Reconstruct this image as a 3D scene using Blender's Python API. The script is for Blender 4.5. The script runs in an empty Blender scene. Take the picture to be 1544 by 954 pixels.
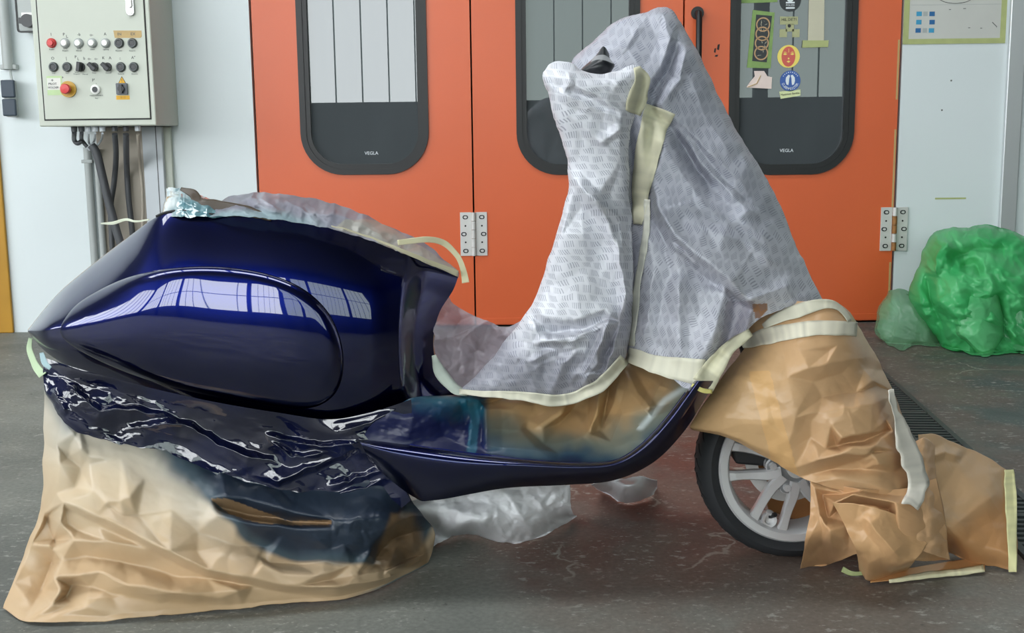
import bpy, bmesh, math, random
import numpy as np
from mathutils import Vector, Matrix

# ------------------------------------------------------------------ camera
scene = bpy.context.scene
F = 1750.0
CAM = np.array([0.0, -2.62, 0.943])
PITCH = math.atan(277.0 / F)
ROLL = 0.012
cp, sp = math.cos(PITCH), math.sin(PITCH)
fwd = np.array([0, cp, -sp]); up0 = np.array([0, sp, cp]); rt0 = np.array([1.0, 0, 0])
rt = math.cos(ROLL) * rt0 - math.sin(ROLL) * up0
up = math.cos(ROLL) * up0 + math.sin(ROLL) * rt0
cam_data = bpy.data.cameras.new('camera')
cam = bpy.data.objects.new('camera', cam_data)
scene.collection.objects.link(cam)
cam_data.sensor_width = 36.0
cam_data.lens = 36.0 * F / 1544.0
cam.matrix_world = Matrix(((rt[0], up[0], -fwd[0], CAM[0]), (rt[1], up[1], -fwd[1], CAM[1]),
                           (rt[2], up[2], -fwd[2], CAM[2]), (0, 0, 0, 1)))
scene.camera = cam
# ------------------------------------------------------------------ world, exposure
scene.view_settings.view_transform = 'Standard'
scene.view_settings.look = 'None'
scene.view_settings.gamma = 1.0
scene.view_settings.exposure = 0.0
world = bpy.data.worlds.new('world'); scene.world = world
world.use_nodes = True
world.node_tree.nodes['Background'].inputs[0].default_value = (0.85, 0.93, 1.0, 1)
world.node_tree.nodes['Background'].inputs[1].default_value = 0.55
GLAZE_L = 9.0      # radiance of the daylit glazing behind the camera
SKYL_L = 9.0       # radiance of the roof lights
YW = 3.03          # face of the booth wall
SY = -0.12         # middle plane of the scooter


# ------------------------------------------------------------------ pixel helpers (measuring only)
def unproj(px, py, y):
    """world points on the planes Y=y seen at photograph pixels"""
    px = np.asarray(px, float); py = np.asarray(py, float); y = np.asarray(y, float)
    d = fwd * F + (px[..., None] - 772) * rt - (py[..., None] - 477) * up
    t = (y - CAM[1]) / d[..., 1]
    return CAM + d * t[..., None]


def floor_y(px, py, z=0.0):
    d = fwd * F + (px - 772) * rt - (py - 477) * up
    t = (z - CAM[2]) / d[2]
    return CAM[1] + d[1] * t


def at(px, py, y):
    p = unproj(np.array([px]), np.array([py]), np.array([y]))[0]
    return Vector(p)


def lin(r, g, b):
    def f(c):
        c /= 255.0
        return c / 12.92 if c <= 0.04045 else ((c + 0.055) / 1.055) ** 2.4
    return (f(r), f(g), f(b), 1.0)


# ------------------------------------------------------------------ object helpers
COL = scene.collection


def tag(o, label=None, cat=None, group=None, kind=None):
    if label: o['label'] = label
    if cat: o['category'] = cat
    if group: o['group'] = group
    if kind: o['kind'] = kind
    return o


def empty(name, loc, label, cat, group=None):
    o = bpy.data.objects.new(name, None); COL.objects.link(o)
    o.location = loc; o.empty_display_size = 0.1
    return tag(o, label, cat, group)


def wparent(o, parent):
    """parent keeping world coordinates (empties here carry only a translation)"""
    if parent is not None:
        o.parent = parent
        loc = Vector((0, 0, 0)); p = parent
        while p is not None:
            loc += p.location; p = p.parent
        o.location = o.location - loc
    return o


class MB:
    def __init__(s):
        s.v = []; s.f = []

    def add(s, vs, fs):
        n = len(s.v)
        s.v += [tuple(v) for v in vs]; s.f += [tuple(i + n for i in f) for f in fs]
        return s

    def box(s, x0, x1, y0, y1, z0, z1):
        v = [(x, y, z) for z in (z0, z1) for y in (y0, y1) for x in (x0, x1)]
        return s.add(v, [(0, 2, 3, 1), (4, 5, 7, 6), (0, 1, 5, 4), (2, 6, 7, 3), (0, 4, 6, 2), (1, 3, 7, 5)])

    def cyl(s, p0, p1, r0, r1=None, n=20, caps=True):
        return s.tube([p0, p1], [r0, r1 if r1 is not None else r0], n, caps)

    def tube(s, pts, r, n=12, caps=True):
        pts = [Vector(p) for p in pts]
        rs = r if isinstance(r, (list, tuple)) else [r] * len(pts)
        base = len(s.v); fs = []; vs = []
        ref = None
        for i, p in enumerate(pts):
            t = (pts[min(i + 1, len(pts) - 1)] - pts[max(i - 1, 0)]).normalized()
            if ref is None:
                ref = Vector((0, 0, 1)) if abs(t.z) < 0.9 else Vector((1, 0, 0))
            a = (ref - t * ref.dot(t)).normalized(); ref = a
            b = t.cross(a)
            for k in range(n):
                th = 2 * math.pi * k / n
                vs.append(p + (a * math.cos(th) + b * math.sin(th)) * rs[i])
        m = len(pts)
        for i in range(m - 1):
            for k in range(n):
                k2 = (k + 1) % n
                fs.append((i * n + k, i * n + k2, (i + 1) * n + k2, (i + 1) * n + k))
        if caps:
            fs.append(tuple(range(n - 1, -1, -1))); fs.append(tuple((m - 1) * n + k for k in range(n)))
        return s.add(vs, fs)

    def lathe(s, c, axis, prof, n=64, closed=False):
        """prof: (radius, offset along axis) ; c centre"""
        c = Vector(c); ax = Vector(axis).normalized()
        ref = Vector((0, 0, 1)) if abs(ax.z) < 0.9 else Vector((1, 0, 0))
        a = (ref - ax * ref.dot(ax)).normalized(); b = ax.cross(a)
        vs = []; fs = []; m = len(prof)
        for k in range(n):
            th = 2 * math.pi * k / n
            d = a * math.cos(th) + b * math.sin(th)
            for r, h in prof:
                vs.append(c + d * r + ax * h)
        for k in range(n):
            k2 = (k + 1) % n
            for i in range(m if closed else m - 1):
                j = (i + 1) % m
                fs.append((k * m + i, k * m + j, k2 * m + j, k2 * m + i))
        return s.add(vs, fs)

    def prism(s, pts, y0, y1):
        """polygon in x,z extruded along y"""
        n = len(pts)
        v = [(p[0], y0, p[1]) for p in pts] + [(p[0], y1, p[1]) for p in pts]
        f = [tuple(range(n)), tuple(range(2 * n - 1, n - 1, -1))]
        f += [(i, i + n, (i + 1) % n + n, (i + 1) % n) for i in range(n)]
        return s.add(v, f)

    def ring(s, inner, outer, y0, y1):
        """closed band between two equal-length x,z loops, extruded y0..y1"""
        n = len(inner)
        v = [(p[0], y, p[1]) for y in (y0, y1) for L in (inner, outer) for p in L]
        f = []
        for i in range(n):
            j = (i + 1) % n
            f.append((i, n + i, n + j, j)); f.append((2 * n + i, 2 * n + j, 3 * n + j, 3 * n + i))
            f.append((i, j, 2 * n + j, 2 * n + i)); f.append((n + i, 3 * n + i, 3 * n + j, n + j))
        return s.add(v, f)

    def build(s, name, mat, parent=None, smooth=False, bevel=0, seg=2):
        me = bpy.data.meshes.new(name)
        me.from_pydata(s.v, [], s.f)
        bm = bmesh.new(); bm.from_mesh(me)
        bmesh.ops.recalc_face_normals(bm, faces=bm.faces)
        bm.to_mesh(me); bm.free()
        me.materials.append(mat)
        o = bpy.data.objects.new(name, me); COL.objects.link(o)
        if smooth:
            me.polygons.foreach_set('use_smooth', [True] * len(me.polygons))
            me.set_sharp_from_angle(angle=math.radians(40))
        if bevel:
            b = o.modifiers.new('bevel', 'BEVEL'); b.width = bevel; b.segments = seg
            b.limit_method = 'ANGLE'; b.angle_limit = math.radians(40)
        # origin at the mesh's own centre, so that things sit where they are
        if len(s.v):
            c = np.array(s.v).mean(axis=0)
            me.transform(Matrix.Translation(-Vector(c))); o.location = Vector(c)
        return wparent(o, parent)


def dup(o, loc, parent=None):
    """a copy of o whose own location in world is loc"""
    c = o.copy(); COL.objects.link(c); c.parent = None; c.location = loc
    return wparent(c, parent)


def wloc(o):
    l = Vector((0, 0, 0))
    while o is not None:
        l += o.location; o = o.parent
    return l


def rrect(cx, cz, w, h, r, n=10):
    pts = []
    for (sx, sz, a0) in ((1, 1, 0), (-1, 1, 90), (-1, -1, 180), (1, -1, 270)):
        for k in range(n + 1):
            a = math.radians(a0 + 90 * k / n)
            pts.append((cx + sx * (w / 2 - r) + r * math.cos(a), cz + sz * (h / 2 - r) + r * math.sin(a)))
    return pts


def text(body, x, y, z, size, mat, name='lettering', parent=None, rot=0.0, align='CENTER'):
    cu = bpy.data.curves.new('t', 'FONT'); cu.body = body; cu.size = size
    cu.align_x = align; cu.align_y = 'CENTER'; cu.extrude = 0.0004; cu.resolution_u = 2
    t = bpy.data.objects.new('t', cu)
    me = bpy.data.meshes.new_from_object(t)
    bpy.data.objects.remove(t); bpy.data.curves.remove(cu)
    me.name = name
    me.transform(Matrix.Rotation(math.radians(90), 4, 'X'))
    if rot: me.transform(Matrix.Rotation(rot, 4, 'Y'))
    me.materials.clear(); me.materials.append(mat)
    o = bpy.data.objects.new(name, me); COL.objects.link(o); o.location = (x, y, z)
    return wparent(o, parent)


# ------------------------------------------------------------------ numpy surfaces
def catmull(P, n, t=None):
    """P (K,...) control values -> n samples along axis 0, uniform Catmull-Rom"""
    P = np.asarray(P, float); K = len(P)
    if t is None: t = np.linspace(0, 1, n)
    x = np.clip(t * (K - 1), 0, K - 1 - 1e-9); i = x.astype(int); f = x - i
    Pe = np.concatenate([2 * P[:1] - P[1:2], P, 2 * P[-1:] - P[-2:-1]])
    sh = (-1,) + (1,) * (P.ndim - 1); f = f.reshape(sh)
    a, b, c, d = Pe[i], Pe[i + 1], Pe[i + 2], Pe[i + 3]
    return 0.5 * (2 * b + (c - a) * f + (2 * a - 5 * b + 4 * c - d) * f ** 2 + (3 * b - a - 3 * c + d) * f ** 3)


def h2(i, j, seed):
    s = np.sin(i * 127.1 + j * 311.7 + seed * 74.7) * 43758.5453
    return (s - np.floor(s)) * 2 - 1


def vnoise(x, y, seed=0):
    i = np.floor(x); j = np.floor(y); u = x - i; v = y - j
    u = u * u * (3 - 2 * u); v = v * v * (3 - 2 * v)
    return ((h2(i, j, seed) * (1 - u) + h2(i + 1, j, seed) * u) * (1 - v)
            + (h2(i, j + 1, seed) * (1 - u) + h2(i + 1, j + 1, seed) * u) * v)


def facet(x, y, seed=0):
    """crumpled-paper facets: random heights on a warped triangular lattice, linear in between"""
    wx = vnoise(x * 0.9, y * 0.9, seed + 3) * 0.55; wy = vnoise(x * 0.9, y * 0.9, seed + 5) * 0.55
    x = x + wx; y = y + wy
    s = (x + y) * 0.366; a = x + s; b = y + s
    i = np.floor(a); j = np.floor(b); u = a - i; v = b - j
    h00 = h2(i, j, seed); h11 = h2(i + 1, j + 1, seed); h10 = h2(i + 1, j, seed); h01 = h2(i, j + 1, seed)
    return np.where(u > v, h00 * (1 - u) + h10 * (u - v) + h11 * v, h00 * (1 - v) + h01 * (v - u) + h11 * u)


def crumple(px, py, scale, amp, seed, ang=0.0, aniso=1.0, octs=(1, .27, .05)):
    c, s = math.cos(math.radians(ang)), math.sin(math.radians(ang))
    x = (px * c + py * s) / (scale * aniso); y = (-px * s + py * c) / scale
    r = 0; k = 1.0
    for n, o in enumerate(octs):
        r = r + o * facet(x * k, y * k, seed + 11 * n); k *= 2.15
    return amp * r


def ridges(px, py, scale, amp, seed, ang=0.0, aniso=1.0):
    """thin raised wrinkles"""
    r = crumple(px, py, scale, 1.0, seed, ang, aniso, (1, .3))
    return amp * np.clip(1 - np.abs(r) * 2.6, 0, 1) ** 1.5


def patchy(px, py, scale, seed):
    return .25 + .75 * sst(-.25, .45, vnoise(px / scale, py / scale, seed))


def crease(px, py, line, amp, w1, w2=None, taper=True, power=1.3):
    """ridge along a polyline; w1 falls off on its left-hand side, w2 on the other"""
    if w2 is None: w2 = w1
    L = np.array(line, float)
    best = np.full(px.shape, 1e9); side = np.zeros(px.shape); tt = np.zeros(px.shape)
    seg = np.hypot(*(L[1:] - L[:-1]).T); tot = seg.sum(); acc = 0
    for a, b, l in zip(L[:-1], L[1:], seg):
        d = (b - a) / l
        t = np.clip((px - a[0]) * d[0] + (py - a[1]) * d[1], 0, l)
        ex = px - a[0] - d[0] * t; ey = py - a[1] - d[1] * t
        dist = np.hypot(ex, ey); m = dist < best
        best = np.where(m, dist, best); side = np.where(m, d[0] * ey - d[1] * ex, side)
        tt = np.where(m, (acc + t) / tot, tt); acc += l
    w = np.where(side > 0, w2, w1)
    k = np.clip(1 - best / w, 0, 1) ** power
    if taper: k = k * np.clip(np.minimum(tt, 1 - tt) * 5, 0, 1)
    return amp * k


def folds(px, py, lines, rim, soft=1):
    """heights of a folded sheet: crease lines (px, py, height) joined by flat facets"""
    from mathutils.geometry import delaunay_2d_cdt
    P = []; E = []; H = []
    for L in lines + [rim + rim[:1]]:
        n0 = len(P)
        for k, p in enumerate(L):
            P.append(Vector((p[0], p[1]))); H.append(p[2] if len(p) > 2 else 0.0)
            if k: E.append((len(P) - 2, len(P) - 1))
    v, e, f, ov, oe, of = delaunay_2d_cdt(P, E, [], 0, 0.5)
    hv = []
    Pn = np.array([(p.x, p.y) for p in P]); Hn = np.array(H)
    for q, o in zip(v, ov):
        if o: hv.append(float(np.mean([H[i] for i in o])))
        else:
            d = (Pn[:, 0] - q.x) ** 2 + (Pn[:, 1] - q.y) ** 2; k = np.argsort(d)[:4]; w = 1 / (d[k] + 1)
            hv.append(float((Hn[k] * w).sum() / w.sum()))
    out = np.zeros(px.shape)
    for t in f:
        (x0, y0), (x1, y1), (x2, y2) = v[t[0]], v[t[1]], v[t[2]]
        det = (y1 - y2) * (x0 - x2) + (x2 - x1) * (y0 - y2)
        if abs(det) < 1e-6: continue
        a = ((y1 - y2) * (px - x2) + (x2 - x1) * (py - y2)) / det
        b = ((y2 - y0) * (px - x2) + (x0 - x2) * (py - y2)) / det
        c = 1 - a - b
        m = (a >= -1e-4) & (b >= -1e-4) & (c >= -1e-4)
        out[m] = (a * hv[t[0]] + b * hv[t[1]] + c * hv[t[2]])[m]
    for _ in range(soft):
        o = np.pad(out, 1, mode='edge')
        out = (o[:-2, 1:-1] + o[2:, 1:-1] + o[1:-1, :-2] + o[1:-1, 2:] + 4 * out) / 8
    return out


def inpoly(px, py, poly):
    poly = np.array(poly, float); r = np.zeros(px.shape, bool); n = len(poly)
    for i in range(n):
        x0, y0 = poly[i]; x1, y1 = poly[(i + 1) % n]
        c = ((y0 > py) != (y1 > py)) & (px < (x1 - x0) * (py - y0) / (y1 - y0 + 1e-12) + x0)
        r ^= c
    return r


def polydist(px, py, line):
    L = np.array(line, float); best = np.full(px.shape, 1e9); side = np.zeros(px.shape)
    for a, b in zip(L[:-1], L[1:]):
        l = np.hypot(*(b - a)); d = (b - a) / l
        t = np.clip((px - a[0]) * d[0] + (py - a[1]) * d[1], 0, l)
        ex = px - a[0] - d[0] * t; ey = py - a[1] - d[1] * t
        dist = np.hypot(ex, ey); m = dist < best
        best = np.where(m, dist, best); side = np.where(m, d[0] * ey - d[1] * ex, side)
    return best * np.sign(side)


def sst(a, b, x):
    t = np.clip((x - a) / (b - a), 0, 1); return t * t * (3 - 2 * t)


def mixc(a, b, t):
    a = np.asarray(a); b = np.asarray(b); t = np.asarray(t)[..., None]
    return a * (1 - t) + b * t


def grid_mesh(name, W, PX, PY, mat, parent=None, col=None, closed=False, thick=0.0):
    nv, nu = W.shape[:2]
    me = bpy.data.meshes.new(name)
    idx = np.arange(nv * nu).reshape(nv, nu)
    if closed: idx = np.concatenate([idx, idx[:, :1]], axis=1)
    q = np.stack([idx[:-1, :-1], idx[1:, :-1], idx[1:, 1:], idx[:-1, 1:]], axis=-1).reshape(-1, 4)
    c = W.reshape(-1, 3).mean(axis=0)
    me.from_pydata((W.reshape(-1, 3) - c).tolist(), [], q.tolist())
    uvl = me.uv_layers.new(name='UVMap')
    uv = np.stack([PX.reshape(-1) * 0.0015, -PY.reshape(-1) * 0.0015], axis=-1)
    li = np.zeros(len(me.loops), int); me.loops.foreach_get('vertex_index', li)
    uvl.data.foreach_set('uv', uv[li].reshape(-1))
    ca = me.color_attributes.new('Col', 'FLOAT_COLOR', 'POINT')
    if col is None: col = np.ones((nv, nu, 4))
    if col.shape[-1] == 3: col = np.concatenate([col, np.ones(col.shape[:-1] + (1,))], axis=-1)
    ca.data.foreach_set('color', np.ascontiguousarray(col.reshape(-1), dtype=np.float32))
    me.polygons.foreach_set('use_smooth', [True] * len(me.polygons))
    me.materials.append(mat)
    o = bpy.data.objects.new(name, me); COL.objects.link(o); o.location = Vector(c)
    if thick:
        s = o.modifiers.new('thickness', 'SOLIDIFY'); s.thickness = thick; s.offset = 0
    return wparent(o, parent)


class Sheet:
    """A sheet of paper or film measured off the photograph: rows of points, each with its own depth."""

    def __init__(s, rows, nu, nv, cosu=False, p=2.0, sy=SY):
        t = np.linspace(0, 1, nu)
        if cosu: t = (1 - np.cos(np.pi * t)) / 2
        if len(rows[0]) == 3 and not np.isscalar(rows[0][0][0]) or (isinstance(rows[0], tuple) and len(rows[0]) == 3 and isinstance(rows[0][0], list)):
            pts = np.array([r[0] for r in rows], float)
            yc = np.array([r[1] for r in rows], float); hw = np.array([r[2] for r in rows], float)
            G = catmull(pts, nv)
            G = np.swapaxes(catmull(np.swapaxes(G, 0, 1), nu, t), 0, 1)
            s.PX, s.PY = G[..., 0], G[..., 1]
            sv = 2 * t - 1
            k = (1 - np.abs(sv) ** p) ** (1 / p)
            yc = yc + sy
            s.YC = catmull(yc, nv)[:, None] * np.ones(nu)
            s.Y = s.YC - catmull(hw, nv)[:, None] * k
        else:
            rr = []
            for r in rows:
                rr.append([(a[0], a[1], a[2] + sy if a[2] is not None else floor_y(a[0], a[1], 0.006)) for a in r])
            G = catmull(np.array(rr, float), nv)
            G = np.swapaxes(catmull(np.swapaxes(G, 0, 1), nu, t), 0, 1)
            s.PX, s.PY, s.Y = G[..., 0], G[..., 1], G[..., 2]
            s.YC = (s.Y[:, :1] * (1 - t) + s.Y[:, -1:] * t)
        s.X0, s.Y0 = s.PX.copy(), s.PY.copy()
        s.U = t[None, :] * np.ones((nv, 1)); s.V = np.linspace(0, 1, nv)[:, None] * np.ones((1, nu))

    def jitter(s, scale, amp, seed, mask=1.0):
        s.PX = s.PX + crumple(s.X0, s.Y0, scale, amp, seed + 50) * mask
        s.PY = s.PY + crumple(s.X0, s.Y0, scale, amp, seed + 60) * mask
        return s

    def push(s, d):
        s.Y = s.Y - d
        return s

    def keep_above_floor(s, z=0.004):
        W = unproj(s.PX, s.PY, s.Y)
        bad = W[..., 2] < z
        if bad.any():
            fy = np.vectorize(lambda a, b: floor_y(a, b, z))(s.PX[bad], s.PY[bad])
            s.Y[bad] = fy
        return s

    def build(s, name, mat, parent=None, col=None, back=None, thick=0.0):
        W = unproj(s.PX, s.PY, s.Y)
        if back is None:
            return grid_mesh(name, W, s.X0, s.Y0, mat, parent, col, thick=thick)
        # the far side: same outline, depth mirrored about the rim
        Yb = s.YC + (s.YC - s.Y) * back
        Wb = unproj(s.PX, s.PY, Yb)[:, ::-1][:, 1:-1]
        Wb[..., 2] = np.maximum(Wb[..., 2], 0.004)
        WW = np.concatenate([W, Wb], axis=1)
        XX = np.concatenate([s.X0, 2 * s.X0.max() - s.X0[:, ::-1][:, 1:-1]], axis=1)
        YY = np.concatenate([s.Y0, s.Y0[:, ::-1][:, 1:-1]], axis=1)
        if col is not None:
            col = np.concatenate([col, col[:, ::-1][:, 1:-1]], axis=1)
        return grid_mesh(name, WW, XX, YY, mat, parent, col, closed=True, thick=thick)

    def depth_at(s, px, py):
        fx, fy, d = s.PX.ravel(), s.PY.ravel(), s.Y.ravel()
        out = np.zeros(px.shape)
        for k in np.ndindex(px.shape):
            r = (fx - px[k]) ** 2 + (fy - py[k]) ** 2
            i = np.argpartition(r, 4)[:4]
            out[k] = d[i].min()
        return out


def ribbon(name, line, w, mat, targets, parent=None, off=0.004, nu=None, wob=1.0, seed=0, col=None):
    """tape stuck on sheets: follows their surface"""
    L = np.array(line, float)
    n = nu or max(8, int(np.hypot(*(L[1:] - L[:-1]).T).sum() / 5))
    C = catmull(L[:, :2], n)
    ww = catmull(np.array([w] * len(L) if np.isscalar(w) else w, float), n)
    T = np.gradient(C, axis=0); T /= np.linalg.norm(T, axis=1)[:, None] + 1e-9
    N = np.stack([-T[:, 1], T[:, 0]], axis=1)
    m = 7
    k = np.linspace(-.5, .5, m)
    P = C[:, None, :] + N[:, None, :] * (ww[:, None] * k[None, :])[..., None]
    P[..., 0] += vnoise(P[..., 0] / 14, P[..., 1] / 14, seed) * wob
    P[..., 1] += vnoise(P[..., 0] / 14, P[..., 1] / 14, seed + 4) * wob
    if L.shape[1] == 3:
        Y = catmull(L[:, 2], n)[:, None] * np.ones(m) + SY
    else:
        Y = np.min([t.depth_at(P[..., 0], P[..., 1]) for t in targets], axis=0) - off
    W = unproj(P[..., 0], P[..., 1], Y)
    return grid_mesh(name, W, P[..., 0], P[..., 1], mat, parent, col, thick=0.0008)


# ------------------------------------------------------------------ materials
def nodes_of(m):
    m.use_nodes = True
    return m.node_tree.nodes, m.node_tree.links, m.node_tree.nodes['Principled BSDF']


def mk(name, rgb, rough=0.5, metal=0.0, coat=0.0, noise=0.0, nscale=8.0, bump=0.0, bscale=60.0, spec=0.5):
    m = bpy.data.materials.new(name)
    N, L, b = nodes_of(m)
    b.inputs['Base Color'].default_value = rgb
    b.inputs['Roughness'].default_value = rough
    b.inputs['Metallic'].default_value = metal
    b.inputs['Coat Weight'].default_value = coat
    b.inputs['Coat Roughness'].default_value = 0.02
    b.inputs['Specular IOR Level'].default_value = spec
    tc = N.new('ShaderNodeTexCoord')
    if noise:
        n = N.new('ShaderNodeTexNoise'); n.inputs['Scale'].default_value = nscale; n.inputs['Detail'].default_value = 6
        L.new(tc.outputs['Object'], n.inputs['Vector'])
        mx = N.new('ShaderNodeMix'); mx.data_type = 'RGBA'
        mx.inputs['A'].default_value = tuple(c * (1 - noise) for c in rgb[:3]) + (1,)
        mx.inputs['B'].default_value = tuple(min(1, c * (1 + noise)) for c in rgb[:3]) + (1,)
        L.new(n.outputs['Fac'], mx.inputs['Factor']); L.new(mx.outputs['Result'], b.inputs['Base Color'])
    if bump:
        n = N.new('ShaderNodeTexNoise'); n.inputs['Scale'].default_value = bscale; n.inputs['Detail'].default_value = 4
        L.new(tc.outputs['Object'], n.inputs['Vector'])
        bp = N.new('ShaderNodeBump'); bp.inputs['Strength'].default_value = bump; bp.inputs['Distance'].default_value = 0.002
        L.new(n.outputs['Fac'], bp.inputs['Height']); L.new(bp.outputs['Normal'], b.inputs['Normal'])
    return m


def emit(name, rgb, s):
    m = bpy.data.materials.new(name); m.use_nodes = True
    N, L = m.node_tree.nodes, m.node_tree.links
    N.remove(N['Principled BSDF'])
    e = N.new('ShaderNodeEmission'); e.inputs[0].default_value = rgb; e.inputs[1].default_value = s
    L.new(e.outputs[0], N['Material Output'].inputs[0])
    return m


def sheet_mat(name, rough=0.55, coat=0.0, noise=0.12, grain=30.0, alpha=False, film=False, bump=0.15, spec=0.5, transl=0.0):
    """paper or film whose own pigment is stored per vertex (overspray, seams); alpha from the same attribute"""
    m = bpy.data.materials.new(name)
    N, L, b = nodes_of(m)
    at_ = N.new('ShaderNodeVertexColor'); at_.layer_name = 'Col'
    uv = N.new('ShaderNodeUVMap'); uv.uv_map = 'UVMap'
    n = N.new('ShaderNodeTexNoise'); n.inputs['Scale'].default_value = grain; n.inputs['Detail'].default_value = 8
    L.new(uv.outputs['UV'], n.inputs['Vector'])
    mr = N.new('ShaderNodeMapRange'); mr.inputs['To Min'].default_value = 1 - noise; mr.inputs['To Max'].default_value = 1 + noise
    L.new(n.outputs['Fac'], mr.inputs['Value'])
    mul = N.new('ShaderNodeMix'); mul.data_type = 'RGBA'; mul.blend_type = 'MULTIPLY'; mul.inputs['Factor'].default_value = 1
    L.new(at_.outputs['Color'], mul.inputs['A']); L.new(mr.outputs['Result'], mul.inputs['B'])
    colout = mul.outputs['Result']
    if film:
        # printed pattern: staggered patches of short slanted strokes
        sp = N.new('ShaderNodeSeparateXYZ'); L.new(uv.outputs['UV'], sp.inputs[0])

        def mth(op, a, bb=None, c=None):
            q = N.new('ShaderNodeMath'); q.operation = op
            for k, x in enumerate((a, bb, c)):
                if x is None: continue
                if isinstance(x, (int, float)): q.inputs[k].default_value = x
                else: L.new(x, q.inputs[k])
            return q.outputs[0]
        nz = N.new('ShaderNodeTexNoise'); nz.inputs['Scale'].default_value = 9; L.new(uv.outputs['UV'], nz.inputs['Vector'])
        wob = mth('MULTIPLY', mth('SUBTRACT', nz.outputs['Fac'], 0.5), 0.05)
        u = mth('ADD', sp.outputs[0], wob); v = mth('ADD', sp.outputs[1], mth('MULTIPLY', wob, 0.7))
        u = mth('ADD', u, mth('MULTIPLY', v, 0.35))
        ph, pw = 0.0175, 0.030
        row = mth('FLOOR', mth('DIVIDE', v, ph))
        fv = mth('ABSOLUTE', mth('SUBTRACT', mth('FRACT', mth('DIVIDE', v, ph)), 0.5))
        us = mth('ADD', mth('DIVIDE', u, pw), mth('MULTIPLY', row, 0.5))
        fu = mth('ABSOLUTE', mth('SUBTRACT', mth('FRACT', us), 0.5))
        cell = mth('MULTIPLY', mth('LESS_THAN', fv, 0.36), mth('LESS_THAN', fu, 0.33))
        st = mth('GREATER_THAN', mth('SINE', mth('MULTIPLY', us, 2 * math.pi * 7)), 0.25)
        fac = mth('MULTIPLY', mth('MULTIPLY', cell, st), 0.55)
        dk = N.new('ShaderNodeMix'); dk.data_type = 'RGBA'
        dk.inputs['B'].default_value = (0.16, 0.17, 0.24, 1)
        L.new(fac, dk.inputs['Factor']); L.new(colout, dk.inputs['A']); colout = dk.outputs['Result']
    L.new(colout, b.inputs['Base Color'])
    b.inputs['Roughness'].default_value = rough
    b.inputs['Coat Weight'].default_value = coat; b.inputs['Coat Roughness'].default_value = 0.06
    b.inputs['Specular IOR Level'].default_value = spec
    if bump:
        n2 = N.new('ShaderNodeTexNoise'); n2.inputs['Scale'].default_value = grain * 3; n2.inputs['Detail'].default_value = 5
        L.new(uv.outputs['UV'], n2.inputs['Vector'])
        bp = N.new('ShaderNodeBump'); bp.inputs['Strength'].default_value = bump; bp.inputs['Distance'].default_value = 0.003
        L.new(n2.outputs['Fac'], bp.inputs['Height']); L.new(bp.outputs['Normal'], b.inputs['Normal'])
    surf = b.outputs[0]
    if transl:
        tr = N.new('ShaderNodeBsdfTranslucent'); L.new(colout, tr.inputs[0])
        ms = N.new('ShaderNodeMixShader'); ms.inputs[0].default_value = transl
        L.new(surf, ms.inputs[1]); L.new(tr.outputs[0], ms.inputs[2]); surf = ms.outputs[0]
    if alpha:
        tp = N.new('ShaderNodeBsdfTransparent')
        ms = N.new('ShaderNodeMixShader'); L.new(at_.outputs['Alpha'], ms.inputs[0])
        L.new(tp.outputs[0], ms.inputs[1]); L.new(surf, ms.inputs[2]); surf = ms.outputs[0]
    L.new(surf, N['Material Output'].inputs[0])
    return m


M = {}
M['orange'] = mk('orange_paint', lin(211, 96, 52), 0.36, noise=0.06, nscale=2.5, bump=0.05, bscale=4)
M['wall'] = mk('white_panel', lin(216, 224, 226), 0.45, noise=0.05, nscale=1.2)
M['wall_r'] = mk('white_panel_dull', lin(206, 216, 220), 0.45, noise=0.06, nscale=1.2)
M['alu'] = mk('aluminium', lin(205, 208, 210), 0.35, metal=0.6)
M['rubber'] = mk('black_rubber', lin(24, 25, 27), 0.45, noise=0.2, nscale=20)
M['steel'] = mk('hinge_steel', lin(206, 205, 202), 0.36, metal=0.2, noise=0.08, nscale=30)
M['rust'] = mk('rusty_steel', lin(150, 105, 60), 0.6, metal=0.3, noise=0.4, nscale=40)
M['dark'] = mk('dark_hole', lin(18, 18, 20), 0.6)
M['booth'] = mk('booth_wall', lin(96, 105, 108), 0.7)
M['hall'] = mk('hall_wall', lin(84, 88, 92), 0.7)
M['hall_floor_dark'] = mk('hall_clutter', lin(45, 48, 52), 0.7)
M['roof'] = mk('hall_roof', lin(60, 62, 66), 0.8)
M['yellow'] = mk('yellow_paint', lin(178, 130, 24), 0.5, noise=0.15, nscale=5)
M['cab'] = mk('cabinet_grey', lin(193, 198, 186), 0.42, noise=0.05, nscale=4)
M['cab_side'] = M['cab']
M['gray_pvc'] = mk('grey_conduit', lin(168, 173, 172), 0.45)
M['dk_pvc'] = mk('dark_cable', lin(78, 80, 84), 0.5)
M['beige'] = mk('beige_board', lin(172, 163, 150), 0.6, noise=0.12, nscale=6)
M['white_duct'] = mk('white_trunking', lin(204, 210, 216), 0.4)
M['bluegrey'] = mk('blue_grey_flap', lin(46, 60, 74), 0.45)
M['white_plastic'] = mk('white_lamp', lin(240, 240, 236), 0.3)
M['red_plastic'] = mk('red_plastic', lin(205, 40, 40), 0.3)
M['black_plastic'] = mk('black_plastic', lin(32, 34, 38), 0.35)
M['chrome'] = mk('bezel_chrome', lin(190, 192, 194), 0.25, metal=0.8)
M['bezel'] = mk('dark_bezel', lin(84, 88, 90), 0.3, metal=0.5)
M['estop_yellow'] = mk('estop_yellow', lin(190, 150, 50), 0.4)
M['label_yellow'] = mk('label_yellow', lin(228, 172, 30), 0.5)
M['ink'] = mk('ink', lin(45, 48, 50), 0.6)
M['ink_soft'] = mk('ink_faded', lin(95, 99, 98), 0.6)
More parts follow.
